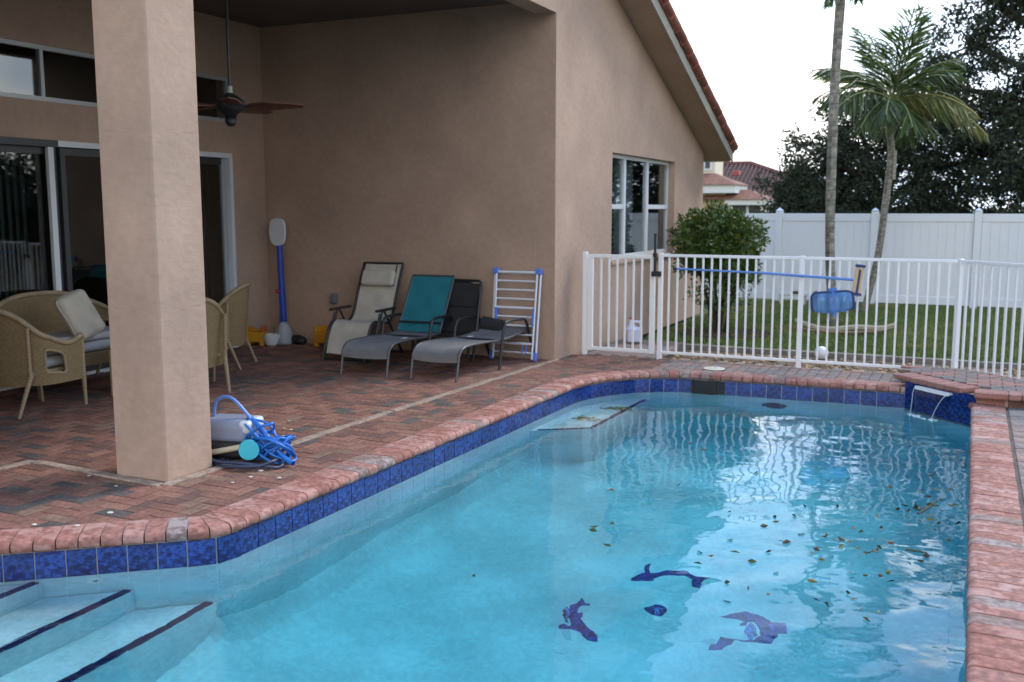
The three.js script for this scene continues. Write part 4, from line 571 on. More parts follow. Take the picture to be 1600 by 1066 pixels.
{
  const t = thing('garden_planter', 'low white planter tray against the vinyl fence', 'planter', [-3.1, LAWN, -19.6]); part('tray', [bx(0.5, 0.03, 0.22, 0, 0.2, 0, 0.01), bx(0.04, 0.2, 0.2, -0.22, 0.1, 0, 0.01), bx(0.04, 0.2, 0.2, 0.22, 0.1, 0, 0.01)], std([0.6, 0.58, 0.52], 0.7), t); part('clod', new THREE.IcosahedronGeometry(0.07, 1).scale(1.4, 0.5, 1).translate(0.05, 0.24, 0), std([0.07, 0.05, 0.04], 0.9), t);
  single('grey_garden_stone', 'upright grey stone standing beside the low planter tray', 'stone', new THREE.IcosahedronGeometry(0.16, 2).scale(0.55, 1, 0.5).rotateZ(-0.2), std([0.13, 0.12, 0.10], 0.95, { map: grit }), [-2.68, LAWN + 0.14, -19.5]);
  const j = thing('detergent_jug', 'pale lavender plastic jug standing behind the gate', 'jug', [-3.93, -0.0, -12.25], 0.4);
  part('bottle', [new RoundedBoxGeometry(0.2, 0.2, 0.13, 4, 0.03).translate(0, 0.1, 0), lathe([[0.0, 0.30], [0.03, 0.30], [0.032, 0.25], [0.06, 0.2], [0.09, 0.17]], 18).translate(-0.04, 0, 0)], std([0.62, 0.64, 0.80], 0.35), j); part('handle', tube([[-0.01, 0.27, 0], [0.07, 0.26, 0], [0.09, 0.19, 0]], 0.016, 14, 8), std([0.62, 0.64, 0.80], 0.35), j); part('cap', new THREE.CylinderGeometry(0.032, 0.032, 0.03, 18).translate(-0.04, 0.315, 0), std([0.45, 0.12, 0.12], 0.4), j);
}
{ // the neighbours' houses
  const cream = std([0.62, 0.55, 0.37], 0.9, { map: stuccoMap }), trim = std([0.62, 0.64, 0.62], 0.7), n1 = thing('neighbour_house', 'cream two-storey neighbour house with red tile eaves', 'house', [0, -0.2, 0]);
  const Z = -50; // about fifty metres off
  part('upper_wall', span(-22, -12.25, 2.6, 6.4, Z - 3, Z - 1.2), std([0.60, 0.55, 0.42], 0.9), n1); part('lower_wall', span(-22, -11.45, 0, 2.7, Z - 2, Z - 0.3), cream, n1); part('bay_wall', span(-11.449, -9.5, 0, 2.2, Z - 1.5, Z - 0.5), cream, n1);
  const hip = (x0, x1, z0, z1, y0, y1, ix, iz = ix) => { const P = [], q = (a, b, c, d) => P.push(...a, ...b, ...c, ...a, ...c, ...d), A = [x0, y0, z1], B = [x1, y0, z1], C = [x1, y0, z0], D = [x0, y0, z0], a = [x0 + ix, y1, z1 - iz], b = [x1 - ix, y1, z1 - iz], c = [x1 - ix, y1, z0 + iz], d = [x0 + ix, y1, z0 + iz]; q(A, B, b, a); q(B, C, c, b); q(C, D, d, c); q(D, A, a, d); q(a, b, c, d); q(D, C, B, A); const g = new THREE.BufferGeometry(); g.setAttribute('position', new THREE.Float32BufferAttribute(P, 3)); g.computeVertexNormals(); return uvm(g); };
  const rm = std([0.30, 0.14, 0.095], 0.85, { map: grit });
  part('eave_board', span(-23, -10.85, 2.72, 3.12, Z - 2.6, Z + 0.3), trim, n1); part('lower_roof', hip(-23.1, -10.7, Z - 2.7, Z + 0.45, 3.13, 3.75, 1.5), rm, n1); part('eave_board', span(-11.4, -9.35, 2.13, 2.4, Z - 2, Z + 0.1), trim, n1); part('bay_roof', hip(-13, -9.2, Z - 2.3, Z + 0.25, 2.405, 2.9, 1.2), rm, n1);
  const win = group('bay_window', n1); part('frame', [span(-11.35, -11.22, 1.0, 2.12, Z - 0.5, Z - 0.4), span(-10.42, -10.3, 1.0, 2.12, Z - 0.5, Z - 0.4), span(-9.72, -9.6, 1.0, 2.12, Z - 0.5, Z - 0.4)], trim, win); part('pane', span(-11.22, -10.42, 1, 2.1, Z - 0.5, Z - 0.45), std([0.012, 0.014, 0.016], 0.3), win); part('pane', span(-10.3, -9.72, 1, 2.1, Z - 0.5, Z - 0.45), std([0.012, 0.014, 0.016], 0.3), win);
  const w2 = group('upper_window', n1); part('frame', span(-12.85, -12.4, 3.9, 6.3, Z - 1.2, Z - 1.14), trim, w2); part('pane', span(-12.75, -12.5, 4.0, 6.2, Z - 1.14, Z - 1.12), std([0.025, 0.028, 0.032], 0.15), w2);
  part('roof_vent', bx(0.35, 0.25, 0.4, -11.2, 3.75, Z - 1.5, 0.05), std([0.3, 0.07, 0.05], 0.7), n1);
  // the brown-roofed house farther off, its slopes ribbed with barrel tiles
  const n2 = thing('brown_roof_house', 'far house under a broad brown barrel-tile roof', 'house', [0, -0.2, 0]), Y = -64, brown = std([0.085, 0.04, 0.037], 0.85, { map: grit });
  part('wall', span(-27, -6.8, 0, 2.1, Y - 11, Y - 0.6), std([0.36, 0.31, 0.20], 0.9), n2); part('eave_board', span(-28, -5.9, 1.98, 2.2, Y - 12, Y), std([0.42, 0.41, 0.36], 0.8), n2);
  part('roof_slab', hip(-28.1, -5.8, Y - 12.1, Y + 0.1, 2.21, 5.05, 8.5, 6.1), brown, n2);
  const ribs = []; for (let k = 0; k < 72; k++) { const x = -27.8 + k * 0.3, t = Math.min(1, (x + 28.1) / 8.5, (-5.8 - x) / 8.5); if (t < 0.04) continue; ribs.push(bar([x, 2.24, Y + 0.1], [x, 2.24 + 2.84 * t, Y + 0.1 - 6.1 * t], 0.08, 0.08, 6)); }
  stuff(mesh(ribs, std([0.15, 0.075, 0.065], 0.85, { map: grit })), 'barrel_tiles', n2);
  part('ridge_cap', bar([-5.8, 2.26, Y + 0.1], [-14.3, 5.1, Y - 6], 0.15), std([0.17, 0.07, 0.055], 0.85), n2); part('ridge_cap', bar([-19.6, 5.1, Y - 6], [-14.3, 5.1, Y - 6], 0.15), std([0.17, 0.07, 0.055], 0.85), n2);
  part('roof_vent', bx(0.35, 0.5, 0.35, -10.9, 1.7, Y + 0.4, 0.05), std([0.35, 0.06, 0.04], 0.7), n2);
}

// ---------------------------------------------------------------- patio furniture
function wickerSeat(label, p, turn, W, D, cat, name, grp) { // faces +z, origin on the floor
  const t = thing(name, label, cat, p, turn, grp), w = W / 2, d = D / 2, backH = 0.9, armH = 0.62, yb = 0.24;
  const plan = [[-w, d], [-w - 0.02, 0], [-w, -d + 0.22], [-w + 0.16, -d + 0.03], [0, -d - 0.03], [w - 0.16, -d + 0.03], [w, -d + 0.22], [w + 0.02, 0], [w, d]].map(([x, z]) => V(x, 0, z)), c = new THREE.CatmullRomCurve3(plan);
  const rim = (s) => { const q = c.getPointAt(s), z = q.z, f = step(d * 0.9, -d * 0.75, z), arch = Math.max(0, 1 - Math.pow(Math.abs(q.x) / (w * 1.02), 2.6)); const y = lerp(armH - 0.05 * Math.sin(clamp((z + d * 0.2) / (d * 1.1)) * Math.PI), backH - 0.22 + 0.22 * arch, Math.pow(f, 1.5)); const flare = 0.05 * f; return V(q.x * (1 + flare * 0.8), y, q.z - flare * 1.3); };
  const wallFn = (u, v) => { const q = c.getPointAt(clamp(u)), r = rim(clamp(u)); return [lerp(q.x * 0.97, r.x, v), lerp(yb, r.y, v), lerp(q.z, r.z, v)]; };
  // woven shell in three pieces, leaving an opening below each arm
  const piece = (u0, u1, v0, v1, n = 20) => { const g = slab((u, v) => wallFn(lerp(u0, u1, u), lerp(v0, v1, v)), n, 12, 0.016); return uvw(g); };
  const uvw = (g) => uvm(g);
  const o0 = 0.125, o1 = 0.235;
  part('woven_back', piece(o1, 1 - o1, 0, 1, 34), wicker, t);
  part('woven_arm', [piece(0, o0, 0, 1, 8), piece(o0, o1, 0, 0.26, 8), piece(o0, o1, 0.74, 1, 8)], wicker, t); part('woven_arm', [piece(1 - o0, 1, 0, 1, 8), piece(1 - o1, 1 - o0, 0, 0.26, 8), piece(1 - o1, 1 - o0, 0.74, 1, 8)], wicker, t);
  const rp = []; for (let k = 0; k <= 40; k++) rp.push(rim(k / 40)); part('rolled_rim', tube(rp, 0.026, 90, 10), wickerWrap, t);
  for (const e of [0, 1]) { const loop = [], a = e ? 1 - o1 : o0, b = e ? 1 - o0 : o1; for (const [u, v] of [[0, 0.26], [0.5, 0.25], [1, 0.27], [1, 0.5], [0.95, 0.7], [0.5, 0.745], [0.08, 0.7], [0, 0.5]]) loop.push(wallFn(lerp(a, b, u), v)); part('arm_trim', tube(loop, 0.013, 50, 7, true), wickerWrap, t); }
  part('front_apron', uvm(slab((u, v) => { const x = (u - 0.5) * 2 * w * 0.97; return [x, lerp(yb - 0.02 + 0.03 * (1 - (x / w) ** 2), 0.36, v), d + 0.01]; }, 16, 4, 0.016)), wicker, t);
  part('seat_deck', bx(W * 0.84, 0.03, D * 0.86, 0, 0.345, 0.04, 0.01), wickerWrap, t);
  const legs = [[-w * 0.96, d, 0.02, 0.02], [w * 0.96, d, -0.02, 0.02], [-w * 0.94, -d + 0.08, 0.0, -0.15], [w * 0.94, -d + 0.08, 0.0, -0.15]];
  for (const [x, z, dx, dz] of legs) { part('leg', bar([x, 0.36, z], [x + dx * 0.5, 0.0, z + dz], 0.022, 0.015, 10), wickerWrap, t); if (z > 0) part('arm_post', bar([x, 0.34, z], [x * 1.01, armH - 0.03, z], 0.02, 0.02, 8), wickerWrap, t); else part('back_post', bar([x * 1.01, 0.34, z - 0.02], [x * 1.04, armH + 0.12, z - 0.03], 0.017, 0.017, 8), wickerWrap, t); }
  return t;
}
const cushion = (w, h, d, r = 0.05) => { const g = new RoundedBoxGeometry(w, h, d, 6, Math.min(r, h / 2.01)); const p = g.attributes.position; for (let i = 0; i < p.count; i++) { const x = p.getX(i) / w * 2, z = p.getZ(i) / d * 2; p.setY(i, p.getY(i) * (1 + 0.22 * (1 - x * x) * (1 - z * z))); } g.computeVertexNormals(); return uvm(g); };
function seatCushion(label, p, turn, w, d) { return single('seat_cushion', label, 'cushion', [cushion(w, 0.1, d), cushion(w * 0.98, 0.07, d * 0.98).translate(0, 0.09, 0)], cushionGrey, p, turn, 'grey seat cushions on the wicker seats'); }
wickerSeat('tan wicker armchair at the left edge, its back to the camera', [-7.37, 0, -5.93], Math.PI, 0.62, 0.6, 'chair', 'wicker_armchair', 'wicker armchairs');
seatCushion('grey cushion in the wicker armchair at the left edge', [-7.37, 0.415, -5.97], Math.PI, 0.46, 0.46);
wickerSeat('tan wicker loveseat against the sliding glass doors', [-7.86, 0, -6.8], Math.PI / 2, 1.34, 0.62, 'sofa', 'wicker_loveseat');
seatCushion('long grey cushion on the wicker loveseat', [-7.82, 0.415, -6.8], Math.PI / 2, 1.14, 0.48);
{
  const g = cushion(0.46, 0.12, 0.46, 0.06); const m = thing('back_pillow', 'loose beige square pillow leaning on the wicker loveseat', 'pillow', [-7.66, 0.72, -6.75]); m.rotation.set(0.15, 0.35, -1.12, 'YXZ'); part('pillow_cover', g, cushionTan, m); part('pillow_piping', tube([[-0.2, 0, -0.225], [0, 0, -0.23], [0.2, 0, -0.225], [0.228, 0, 0], [0.2, 0, 0.225], [0, 0, 0.23], [-0.2, 0, 0.225], [-0.228, 0, 0]], 0.007, 70, 6, true), cushionTan, m);
}
{
  const t = thing('wicker_coffee_table', 'low tan wicker coffee table in front of the loveseat', 'table', [-7.0, 0, -7.05], 0.1);
  part('table_top', uvm(bx(0.5, 0.035, 0.82, 0, 0.45, 0, 0.015)), wicker, t); part('apron', [uvm(bx(0.46, 0.09, 0.02, 0, 0.39, 0.38)), uvm(bx(0.46, 0.09, 0.02, 0, 0.39, -0.38)), uvm(bx(0.02, 0.09, 0.74, 0.22, 0.39, 0)), uvm(bx(0.02, 0.09, 0.74, -0.22, 0.39, 0))], wicker, t); part('lower_shelf', uvm(bx(0.44, 0.025, 0.74, 0, 0.15, 0, 0.01)), wicker, t);
  for (const x of [-0.22, 0.22]) for (const z of [-0.38, 0.38]) part('leg', bar([x, 0, z], [x, 0.43, z], 0.018, 0.022), wickerWrap, t);
}
wickerSeat('tan wicker armchair just right of the pillar, seen from behind', [-6.76, 0, -7.2], -2.214, 0.62, 0.6, 'chair', 'wicker_armchair', 'wicker armchairs');
seatCushion('grey cushion in the wicker armchair right of the pillar', [-6.79, 0.415, -7.22], -2.214, 0.46, 0.46);
wickerSeat('tan wicker armchair farther back beside the sliding door', [-7.54, 0, -8.44], -Math.PI / 2 + 0.4, 0.62, 0.6, 'chair', 'wicker_armchair', 'wicker armchairs');
seatCushion('grey cushion in the wicker armchair nearest the corner', [-7.58, 0.415, -8.42], -Math.PI / 2 + 0.4, 0.46, 0.46);
{ // ceiling fan
  const t = thing('ceiling_fan', 'dark ceiling fan with brown leaf-shaped blades on a long rod', 'ceiling fan', [-6.4, 2.68, -7.5]);
  part('down_rod', bar([0, 0.12, 0], [0, 1.26, 0], 0.014), blackMetal, t); part('canopy', lathe([[0.0, 1.2], [0.03, 1.2], [0.07, 1.27], [0.08, 1.318], [0, 1.318]]), blackMetal, t); part('rod_collar', new THREE.CylinderGeometry(0.025, 0.03, 0.06, 16).translate(0, 0.15, 0), std([0.35, 0.33, 0.3], 0.4), t);
  part('motor_housing', lathe([[0, -0.1], [0.05, -0.1], [0.075, -0.07], [0.12, -0.045], [0.14, 0.0], [0.13, 0.05], [0.08, 0.09], [0.03, 0.12], [0, 0.12]]), blackMetal, t); part('switch_cup', lathe([[0, -0.19], [0.03, -0.185], [0.05, -0.16], [0.055, -0.1], [0, -0.1]]), blackMetal, t);
  const blade = uvm(slab((u, v) => { const x = 0.17 + 0.52 * u, w = 0.035 + 0.075 * Math.sin(Math.PI * Math.pow(u, 0.75)) * (1 - 0.25 * u) ; const y = (v - 0.5) * 2; return [x, 0.22 * y * w, y * w]; }, 16, 6, 0.01)), bm = std([0.22, 0.075, 0.035], 0.5, { map: mottle(0.3, 0.25, 101) });
  for (let k = 0; k < 5; k++) { const b = group('blade', t); b.rotation.y = k * 1.2566 + 0.42; part('blade_leaf', blade, bm, b); part('blade_arm', bar([0.1, 0.0, 0], [0.22, 0, 0], 0.016, 0.012), blackMetal, b); }
}
function chaise(label, p, turn, raise, mats, extra) { // foot at +z end of local origin, head to -z
  const t = thing('chaise_lounge', label, 'lounger', p, turn, 'sling chaise lounges on the patio'), hw = 0.27;
  const seatP = smoothPath([[0, 0.19, 0.055], [0, 0.26, 0.04], [0, 0.315, -0.02], [0, 0.335, -0.12], [0, 0.33, -0.5], [0, 0.31, -0.9], [0, 0.32, -1.18]]);
  const headP = raise ? smoothPath([[0, 0.33, -1.16], [0, 0.6, -1.36], [0, 0.94, -1.58]]) : smoothPath([[0, 0.325, -1.18], [0, 0.355, -1.45], [0, 0.40, -1.82]]);
  part('seat_sling', uvm(slab((u, v) => { const q = seatP(v); return [(u - 0.5) * 2 * (hw - 0.012), q[1] - 0.012 * (1 - (2 * u - 1) ** 2), q[2]]; }, 10, 40, 0.006)), mats[0], t);
  part('back_sling', uvm(slab((u, v) => { const q = headP(v); return [(u - 0.5) * 2 * (hw - 0.012), q[1] - 0.01 * (1 - (2 * u - 1) ** 2), q[2]]; }, 10, 20, 0.006)), mats[1], t);
  const rail = (f, s) => { const P = []; for (let k = 0; k <= 20; k++) { const q = f(k / 20); P.push([s * hw, q[1], q[2]]); } return tube(P, 0.014, 40, 8); };
  for (const s of [-1, 1]) { part('side_rail', rail(seatP, s), mats[2], t); part('back_rail', rail(headP, s), mats[2], t); part('front_leg', bar([s * hw, 0.2, 0.055], [s * (hw + 0.0), 0, 0.1], 0.0135), mats[2], t);
    part('arm_frame', tube([[s * (hw + 0.03), 0.0, -0.78], [s * (hw + 0.03), 0.25, -0.84], [s * (hw + 0.03), 0.46, -0.9], [s * (hw + 0.03), 0.505, -0.99], [s * (hw + 0.03), 0.5, -1.3], [s * (hw + 0.03), 0.46, -1.44], [s * (hw + 0.03), 0.2, -1.58], [s * (hw + 0.03), 0.0, -1.69]], 0.017, 50, 8), blackMetal, t); }
  part('cross_bar', [bar([-hw - 0.03, 0.31, -0.86], [hw + 0.03, 0.31, -0.86], 0.011), bar([-hw - 0.03, 0.3, -1.53], [hw + 0.03, 0.3, -1.53], 0.011)], blackMetal, t);
  part('head_bar', bar([-hw, headP(1)[1], headP(1)[2]], [hw, headP(1)[1], headP(1)[2]], 0.014), mats[2], t);
  if (extra) part('care_tag', bx(0.05, 0.002, 0.09, 0, 0, 0), whitePaint, t).position.set(...extra);
  return t;
}
const c1 = chaise('grey sling chaise lounge with a raised teal back', [-5.66, 0, -8.62], 0.06, true, [slingGrey, slingTeal, greyMetal], [0.16, 0.335, -0.52]);
part('teal_cover_bar', bar([-0.26, 0.43, -1.2], [0.26, 0.43, -1.2], 0.012), blackMetal, c1);
chaise('flat grey sling chaise lounge nearest the drying rack', [-4.88, 0, -8.72], -0.03, false, [slingGrey, slingGrey, greyMetal], [-0.1, 0.334, -0.86]);
{ // dark folded chairs leaning on the wall behind
  const mk = (label, p, turn, lean, w, h) => { const t = thing('folded_lounge_chair', label, 'chair', p, turn, 'dark chairs folded against the wall'); const q = (x, y, o = 0) => [x, y, -Math.sin(lean) * y + o];
    part('dark_sling', uvm(slab((u, v) => q((u - 0.5) * 2 * (w - 0.02), lerp(0.25, h - 0.03, v), 0.004), 6, 8, 0.006)), slingBlack, t);
    for (const s of [-1, 1]) { part('side_rail', tube([q(s * w, 0.0), q(s * w, h * 0.5), q(s * w, h - 0.05), q(s * (w - 0.04), h)], 0.016, 24, 8), blackMetal, t); part('arm_rail', tube([q(s * (w + 0.03), 0.0, 0.05), q(s * (w + 0.04), h * 0.45, 0.06), q(s * (w + 0.03), h * 0.85, 0.05)], 0.018, 20, 8), blackMetal, t); }
    part('top_bar', bar(q(-w + 0.04, h), q(w - 0.04, h), 0.016), blackMetal, t); part('cross_bar', [bar(q(-w, 0.3), q(w, 0.3), 0.012), bar(q(-w, 0.6), q(w, 0.6), 0.012)], blackMetal, t); };
  mk('dark folded chair leaning on the wall behind the teal lounger back', [-5.62, 0, -10.14], 0.0, 0.2, 0.34, 0.86); mk('dark folded chair leaning right of the teal lounger back', [-5.42, 0, -10.0], -0.1, 0.22, 0.3, 0.9);
  single('arm_cushion_roll', 'black rolled cover lying beside the flat lounger', 'cover', bar([-0.12, 0.4, 0], [0.14, 0.38, 0.03], 0.09, 0.08, 18), slingBlack, [-4.98, 0, -10.2]).geometry.computeVertexNormals();
}
{ // reclining zero-gravity chair
  const t = thing('reclining_chair', 'beige sling recliner with a head pillow and black frame', 'chair', [-6.44, 0, -9.83], 0.08), hw = 0.265;
  const f = smoothPath([[0, 0.09, 0.56], [0, 0.24, 0.5], [0, 0.4, 0.4], [0, 0.445, 0.3], [0, 0.41, 0.1], [0, 0.40, 0.0], [0, 0.46, -0.1], [0, 0.75, -0.25], [0, 1.06, -0.41]]);
  part('sling', uvm(slab((u, v) => { const q = f(v); return [(u - 0.5) * 2 * (hw - 0.025), q[1] - 0.008 * Math.sin(u * Math.PI), q[2]]; }, 10, 50, 0.007)), slingTan, t);
  for (const s of [-1, 1]) {
    const P = []; for (let k = 0; k <= 24; k++) { const q = f(0.36 + 0.64 * k / 24); P.push([s * hw, q[1] + 0.004, q[2]]); } part('side_rail', tube(P, 0.014, 44, 8), blackMetal, t);
    part('footrest_rail', tube([[s * hw, 0.01, 0.6], [s * hw, 0.22, 0.53], [s * hw, 0.41, 0.41], [s * hw, 0.445, 0.3]], 0.014, 24, 8), blackMetal, t);
    part('leg', [bar([s * (hw + 0.03), 0.0, 0.5], [s * (hw + 0.03), 0.53, 0.26], 0.013), bar([s * (hw + 0.03), 0.56, 0.16], [s * (hw + 0.03), 0.0, -0.3], 0.013), bar([s * (hw + 0.03), 0.55, 0.2], [s * (hw + 0.03), 0.3, 0.34], 0.012)], blackMetal, t);
    part('armrest', bx(0.05, 0.032, 0.46, s * (hw + 0.035), 0.565, 0.12, 0.014), blackPlastic, t);
  }
  part('cross_bar', [bar([-hw - 0.03, 0.012, 0.5], [hw + 0.03, 0.012, 0.5], 0.013), bar([-hw - 0.03, 0.012, -0.3], [hw + 0.03, 0.012, -0.3], 0.013), bar([-hw, 1.07, -0.415], [hw, 1.07, -0.415], 0.014)], blackMetal, t);
  const pil = group('head_pillow', t); pil.position.set(0, 0.9, -0.275); pil.rotation.x = Math.PI / 2 - 0.47; part('pillow_cover', cushion(0.44, 0.08, 0.2, 0.04), slingTan, pil); part('pillow_strap', [bx(0.012, 0.005, 0.3, -0.215, 0.0, -0.05), bx(0.012, 0.005, 0.3, 0.215, 0.0, -0.05)], blackPlastic, pil);
}
{ // clothes drying rack leaning on the wall
  const t = thing('drying_rack', 'folded white drying rack with blue joints leaning on the wall', 'drying rack', [-4.72, 0, -10.2]); t.rotation.x = -0.13; const wh = std([0.70, 0.73, 0.78], 0.35), bl = std([0.10, 0.20, 0.62], 0.4);
  for (const s of [-1, 1]) { for (const o of [0.28, 0.245]) part('upright', bar([s * o, 0.02, o > 0.26 ? 0 : 0.03], [s * (o + 0.01), 1.03, o > 0.26 ? 0 : 0.03], 0.0115), wh, t); part('hinge', bx(0.075, 0.07, 0.055, s * 0.27, 1.02, 0.015, 0.012), bl, t); part('hinge', bx(0.03, 0.2, 0.05, s * 0.236, 0.50, 0.02, 0.008), bl, t); part('foot_cap', bx(0.045, 0.1, 0.05, s * 0.275, 0.05, 0.01, 0.012), bl, t); }
  for (let k = 0; k < 10; k++) { const y = 1.01 - k * 0.102; part('rung', bar([-0.25, y, 0.015], [0.25, y, 0.015], k % 4 === 0 ? 0.015 : 0.011), wh, t); }
  for (const x of [0.12, 0.165]) part('clip', bx(0.01, 0.1, 0.03, x, 0.12, 0.02, 0.004), bl, t);
}
// ---------------------------------------------------------------- toys and pots in the corner
{
  const t = thing('toy_basketball_hoop', 'toy basketball stand with a white board on a blue pole', 'toy hoop', [-8.0, 0, -10.22]);
  const board = new THREE.Shape(); board.moveTo(-0.09, -0.13); board.bezierCurveTo(-0.13, -0.05, -0.12, 0.09, -0.09, 0.14); board.bezierCurveTo(-0.04, 0.18, 0.05, 0.17, 0.09, 0.14); board.bezierCurveTo(0.125, 0.09, 0.125, -0.04, 0.09, -0.13); board.bezierCurveTo(0.05, -0.18, -0.05, -0.18, -0.09, -0.13);
  part('backboard', new THREE.ExtrudeGeometry(board, { depth: 0.02, bevelEnabled: true, bevelSize: 0.008, bevelThickness: 0.008, bevelSegments: 2 }).translate(-0.04, 1.43, -0.02), std([0.62, 0.64, 0.65], 0.5), t, 'rounded white backboard');
  part('pole', [bar([0.02, 0.18, 0], [-0.01, 1.26, 0], 0.045, 0.036, 18)], std([0.015, 0.055, 0.36], 0.4), t, 'blue tapered pole'); part('pole_knob', new THREE.SphereGeometry(0.03, 12, 10).translate(-0.03, 0.68, 0.04), std([0.4, 0.03, 0.04], 0.4), t); part('base', lathe([[0, 0], [0.1, 0], [0.105, 0.03], [0.1, 0.18], [0.06, 0.26], [0.035, 0.29], [0, 0.29]], 22).translate(0.06, 0, 0.05), std([0.36, 0.39, 0.42], 0.45), t, 'grey bottle-shaped base');
  const pot = thing('white_flower_pot', 'round white plastic pot with a thin dry stem', 'pot', [-7.99, 0, -9.98]); part('bowl', lathe([[0, 0.0], [0.065, 0.0], [0.085, 0.03], [0.105, 0.1], [0.11, 0.15], [0.1, 0.15], [0.09, 0.1], [0, 0.09]], 26), std([0.66, 0.66, 0.64], 0.45), pot); part('stem', [bar([0.03, 0.08, 0], [0.05, 0.26, 0.01], 0.006, 0.004, 6), bar([0.045, 0.2, 0], [0.075, 0.25, 0.02], 0.004, 0.003, 5)], std([0.14, 0.13, 0.05], 0.8), pot);
  const yel = std([0.55, 0.25, 0.012], 0.45), org = std([0.42, 0.10, 0.02], 0.45);
  const toy = (label, p, turn, sc) => { const y = thing('yellow_toy_bench', label, 'toy', p, turn, 'yellow plastic toys by the wall'); y.scale.setScalar(sc); part('toy_body', new RoundedBoxGeometry(0.25, 0.13, 0.2, 3, 0.02).translate(0, 0.115, 0), yel, y); for (const x of [-0.09, 0.09]) for (const z of [-0.07, 0.07]) part('foot', new RoundedBoxGeometry(0.06, 0.07, 0.05, 2, 0.012).translate(x, 0.035, z), yel, y); part('side_post', new RoundedBoxGeometry(0.04, 0.08, 0.18, 2, 0.012).translate(-0.1, 0.205, 0), yel, y); part('side_post', new RoundedBoxGeometry(0.05, 0.09, 0.1, 2, 0.016).translate(0.095, 0.21, 0), org, y); part('top_bar', bx(0.16, 0.03, 0.05, 0, 0.19, -0.05, 0.012), yel, y); };
  toy('yellow plastic toy beside the white pot in the patio corner', [-8.2, 0, -9.95], 0.35, 1); toy('yellow plastic toy against the wall beside the recliner', [-7.33, 0, -10.22], -0.25, 1.05);
  single('black_bundle', 'black crumpled bundle on the floor behind the toy hoop', 'bundle', new THREE.IcosahedronGeometry(0.1, 3).scale(1.25, 0.62, 0.8).rotateZ(-0.15), blackPlastic, [-7.78, 0.06, -10.25]);
}
{ // pool cleaning robot with its cable
  const t = thing('pool_cleaning_robot', 'grey pool cleaning robot with aqua wheels beside the pillar', 'pool robot', [-4.58, 0, -5.3], 0.25); t.scale.setScalar(0.9); const gr = std([0.24, 0.27, 0.36], 0.4), aqua = std([0.06, 0.50, 0.60], 0.4);
  part('shell', new RoundedBoxGeometry(0.40, 0.2, 0.3, 5, 0.07).translate(-0.05, 0.22, -0.02), gr, t); part('shell_cap', new RoundedBoxGeometry(0.1, 0.1, 0.28, 4, 0.03).translate(0.12, 0.26, -0.02), std([0.55, 0.58, 0.58], 0.4), t); part('chassis', new RoundedBoxGeometry(0.46, 0.12, 0.36, 3, 0.03).translate(-0.02, 0.1, 0), blackPlastic, t); part('brush_roller', bar([-0.22, 0.06, 0.2], [0.2, 0.15, 0.2], 0.022, 0.022, 12), std([0.52, 0.46, 0.32], 0.6), t);
  for (const [x, z, y, r] of [[0.2, 0.2, 0.12, 0.075], [-0.17, 0.22, 0.065, 0.062]]) part('wheel', new THREE.CylinderGeometry(r, r, 0.04, 28).rotateX(Math.PI / 2).rotateY(0.5).translate(x, y, z), aqua, t); part('handle', tube([[-0.18, 0.28, 0], [-0.15, 0.44, 0], [-0.03, 0.47, 0], [0.12, 0.34, 0.02], [0.2, 0.24, 0.05]], 0.013, 30, 8), std([0.12, 0.25, 0.62], 0.35), t);
  const R = rngOf(83), cb = [], cd = [];
  const loops = (out, n, cx, cz, rx, rz, y0, amp, r) => { for (let k = 0; k < n; k++) { const P = [], ph = R() * 6.28, tilt = (R() - 0.5) * 1.2, sx = rx * (0.6 + 0.5 * R()), sz = rz * (0.5 + 0.6 * R()); for (let i = 0; i < 14; i++) { const a = i / 14 * 6.2832; P.push([cx + (R() - 0.5) * 0.03 + sx * Math.cos(a + ph) + 0.35 * sz * Math.sin(a + ph), Math.max(0.012, y0 + amp * (0.5 + 0.5 * Math.sin(a + tilt + k)) + (R() - 0.5) * 0.02), cz + sz * Math.sin(a + ph)]); } out.push(tube(P, r, 70, 6, true)); } };
  loops(cb, 11, 0.30, 0.06, 0.15, 0.1, 0.02, 0.16, 0.0095); loops(cb, 3, 0.2, 0.05, 0.12, 0.09, 0.1, 0.18, 0.009); cb.push(tube([[0.1, 0.3, 0], [0.24, 0.22, 0.08], [0.36, 0.1, 0.12], [0.45, 0.04, 0.16], [0.5, 0.03, 0.19]], 0.016, 30, 8)); loops(cd, 2, 0.16, 0.2, 0.26, 0.14, 0.012, 0.04, 0.012);
  const cable = thing('blue_cable_tangle', 'tangled bright blue floating cable heaped on the pool robot', 'cable', [-4.58, 0, -5.3], 0.25); part('cable_loops', cb, std([0.02, 0.16, 0.55], 0.35), cable); part('cable_loops', cd, std([0.03, 0.045, 0.09], 0.4), cable, 'dark end of the cable on the floor');
}
single('skimmer_lid', 'round cream skimmer lid set in the paving by the far coping', 'lid', [lathe([[0, 0.012], [0.1, 0.012], [0.115, 0.009], [0.12, 0], [0, 0]], 36), lathe([[0.035, 0.013], [0.04, 0.017], [0.05, 0.017], [0.055, 0.013]], 30)], std([0.62, 0.58, 0.46], 0.5), [-2.47, 0.002, -10.52]);
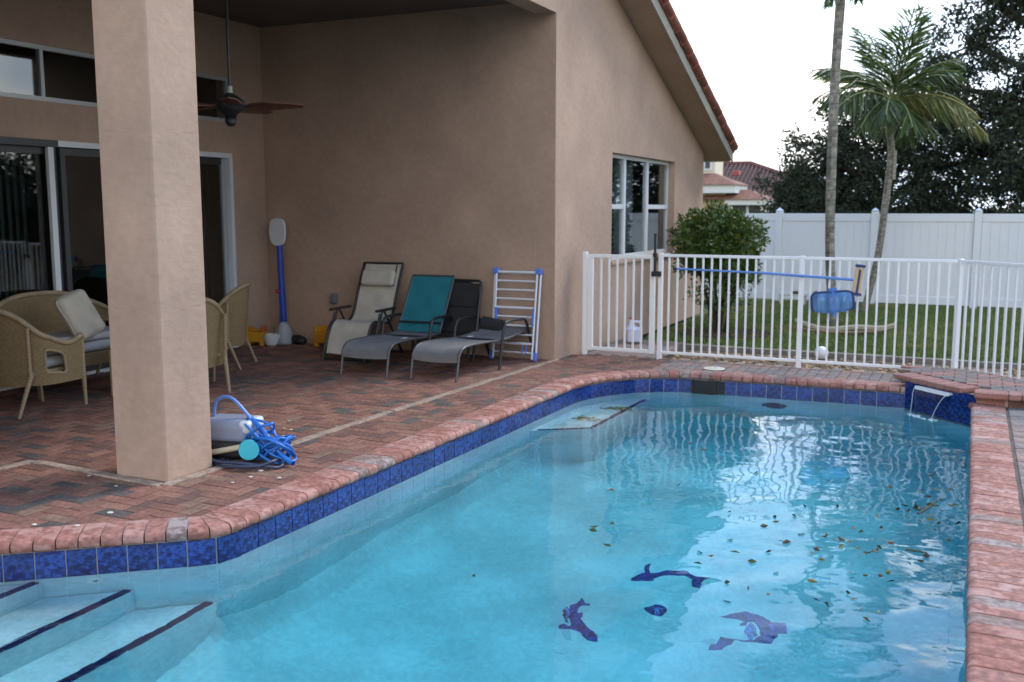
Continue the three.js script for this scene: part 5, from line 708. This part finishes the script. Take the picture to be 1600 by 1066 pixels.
{ // leaves afloat, a few twigs, and litter on the bench
  const R = rngOf(91), cols = [[0.06, 0.05, 0.02], [0.03, 0.03, 0.015], [0.16, 0.13, 0.03], [0.09, 0.11, 0.03], [0.11, 0.06, 0.03]], L = [], flatDir = () => V(R() - 0.5, 0.04 * (R() - 0.5), R() - 0.5), zone = (n, x0, x1, z0, z1, y, s = 1) => { for (let k = 0; k < n; k++) L.push([V(lerp(x0, x1, R()), y + R() * 0.004, lerp(z0, z1, R())), flatDir(), (0.028 + 0.045 * R()) * s, (0.016 + 0.018 * R()) * s]); };
  zone(30, -0.9, 0.0, -7.4, -4.8, WATER + 0.006); zone(34, -1.3, -0.3, -6.4, -4.6, WATER + 0.006); zone(22, -0.35, 0.02, -8.3, -6.4, WATER + 0.006); zone(9, -0.28, -0.16, -6.85, -6.6, WATER + 0.006, 1.3); zone(8, -0.6, -0.4, -5.9, -5.7, WATER + 0.006, 1.2); zone(14, -2.9, -1.2, -8, -4.3, WATER + 0.006);
  const m = crown('floating_leaves', leafCloud(L, R, 0.7, 1.2, cols), new THREE.MeshStandardMaterial({ vertexColors: true, roughness: 0.7, side: THREE.DoubleSide }), scene); m.userData = { kind: 'stuff', label: 'small dark leaves floating on the pool water', category: 'leaves' };
  const S2 = []; for (const [x, z, n] of [[-3.17, -9.3, 80], [-3.22, -8.72, 60]]) for (let k = 0; k < n; k++) S2.push([V(x + (R() - 0.5) * 0.26 + 0.1 * (R() - 0.5), -0.497 + R() * 0.01, z + (R() - 0.5) * 0.16), flatDir(), 0.035 + 0.035 * R(), 0.026]);
  const m2 = crown('sunken_leaves', leafCloud(S2, R, 0.8, 1.2, [[0.4, 0.3, 0.03], [0.2, 0.16, 0.03], [0.05, 0.04, 0.03], [0.45, 0.36, 0.06]]), new THREE.MeshStandardMaterial({ vertexColors: true, roughness: 0.7, side: THREE.DoubleSide }), scene); m2.userData = { kind: 'stuff', label: 'yellow sunken leaves lying on the corner bench', category: 'leaves' };
  single('floating_twig', 'leafy brown twig floating near the right pool edge', 'twig', [tube([[-0.05, 0, 0.16], [0, 0.004, 0.02], [0.05, 0.002, -0.2]], 0.007, 14, 6), bar([0, 0, 0], [-0.06, 0.002, 0.03], 0.005, 0.003, 5), bar([0.02, 0, -0.08], [0.07, 0.002, -0.08], 0.004, 0.002, 5)], std([0.07, 0.055, 0.025], 0.8), [-0.17, WATER + 0.004, -6.75]);
  single('floating_seed_pod', 'slim dark seed pod floating below the leafy twig', 'seed pod', bar([-0.05, 0, 0], [0.06, 0.001, 0.012], 0.007, 0.004, 8), std([0.08, 0.07, 0.02], 0.7), [-0.2, WATER + 0.004, -5.85]);
  const crumbs = []; for (let k = 0; k < 26; k++) crumbs.push(new THREE.IcosahedronGeometry(0.008 + 0.01 * R(), 0).scale(1.3, 0.35, 1).translate(lerp(-5.3, -3.75, R()), 0.006, lerp(-6.5, -3.6, R()))); const cm = stuff(mesh(crumbs, std([0.55, 0.5, 0.44], 0.9)), 'paving_crumbs'); cm.userData.label = 'pale crumbs scattered on the brick paving'; cm.userData.category = 'crumbs';
}
renderer.render(scene, camera);
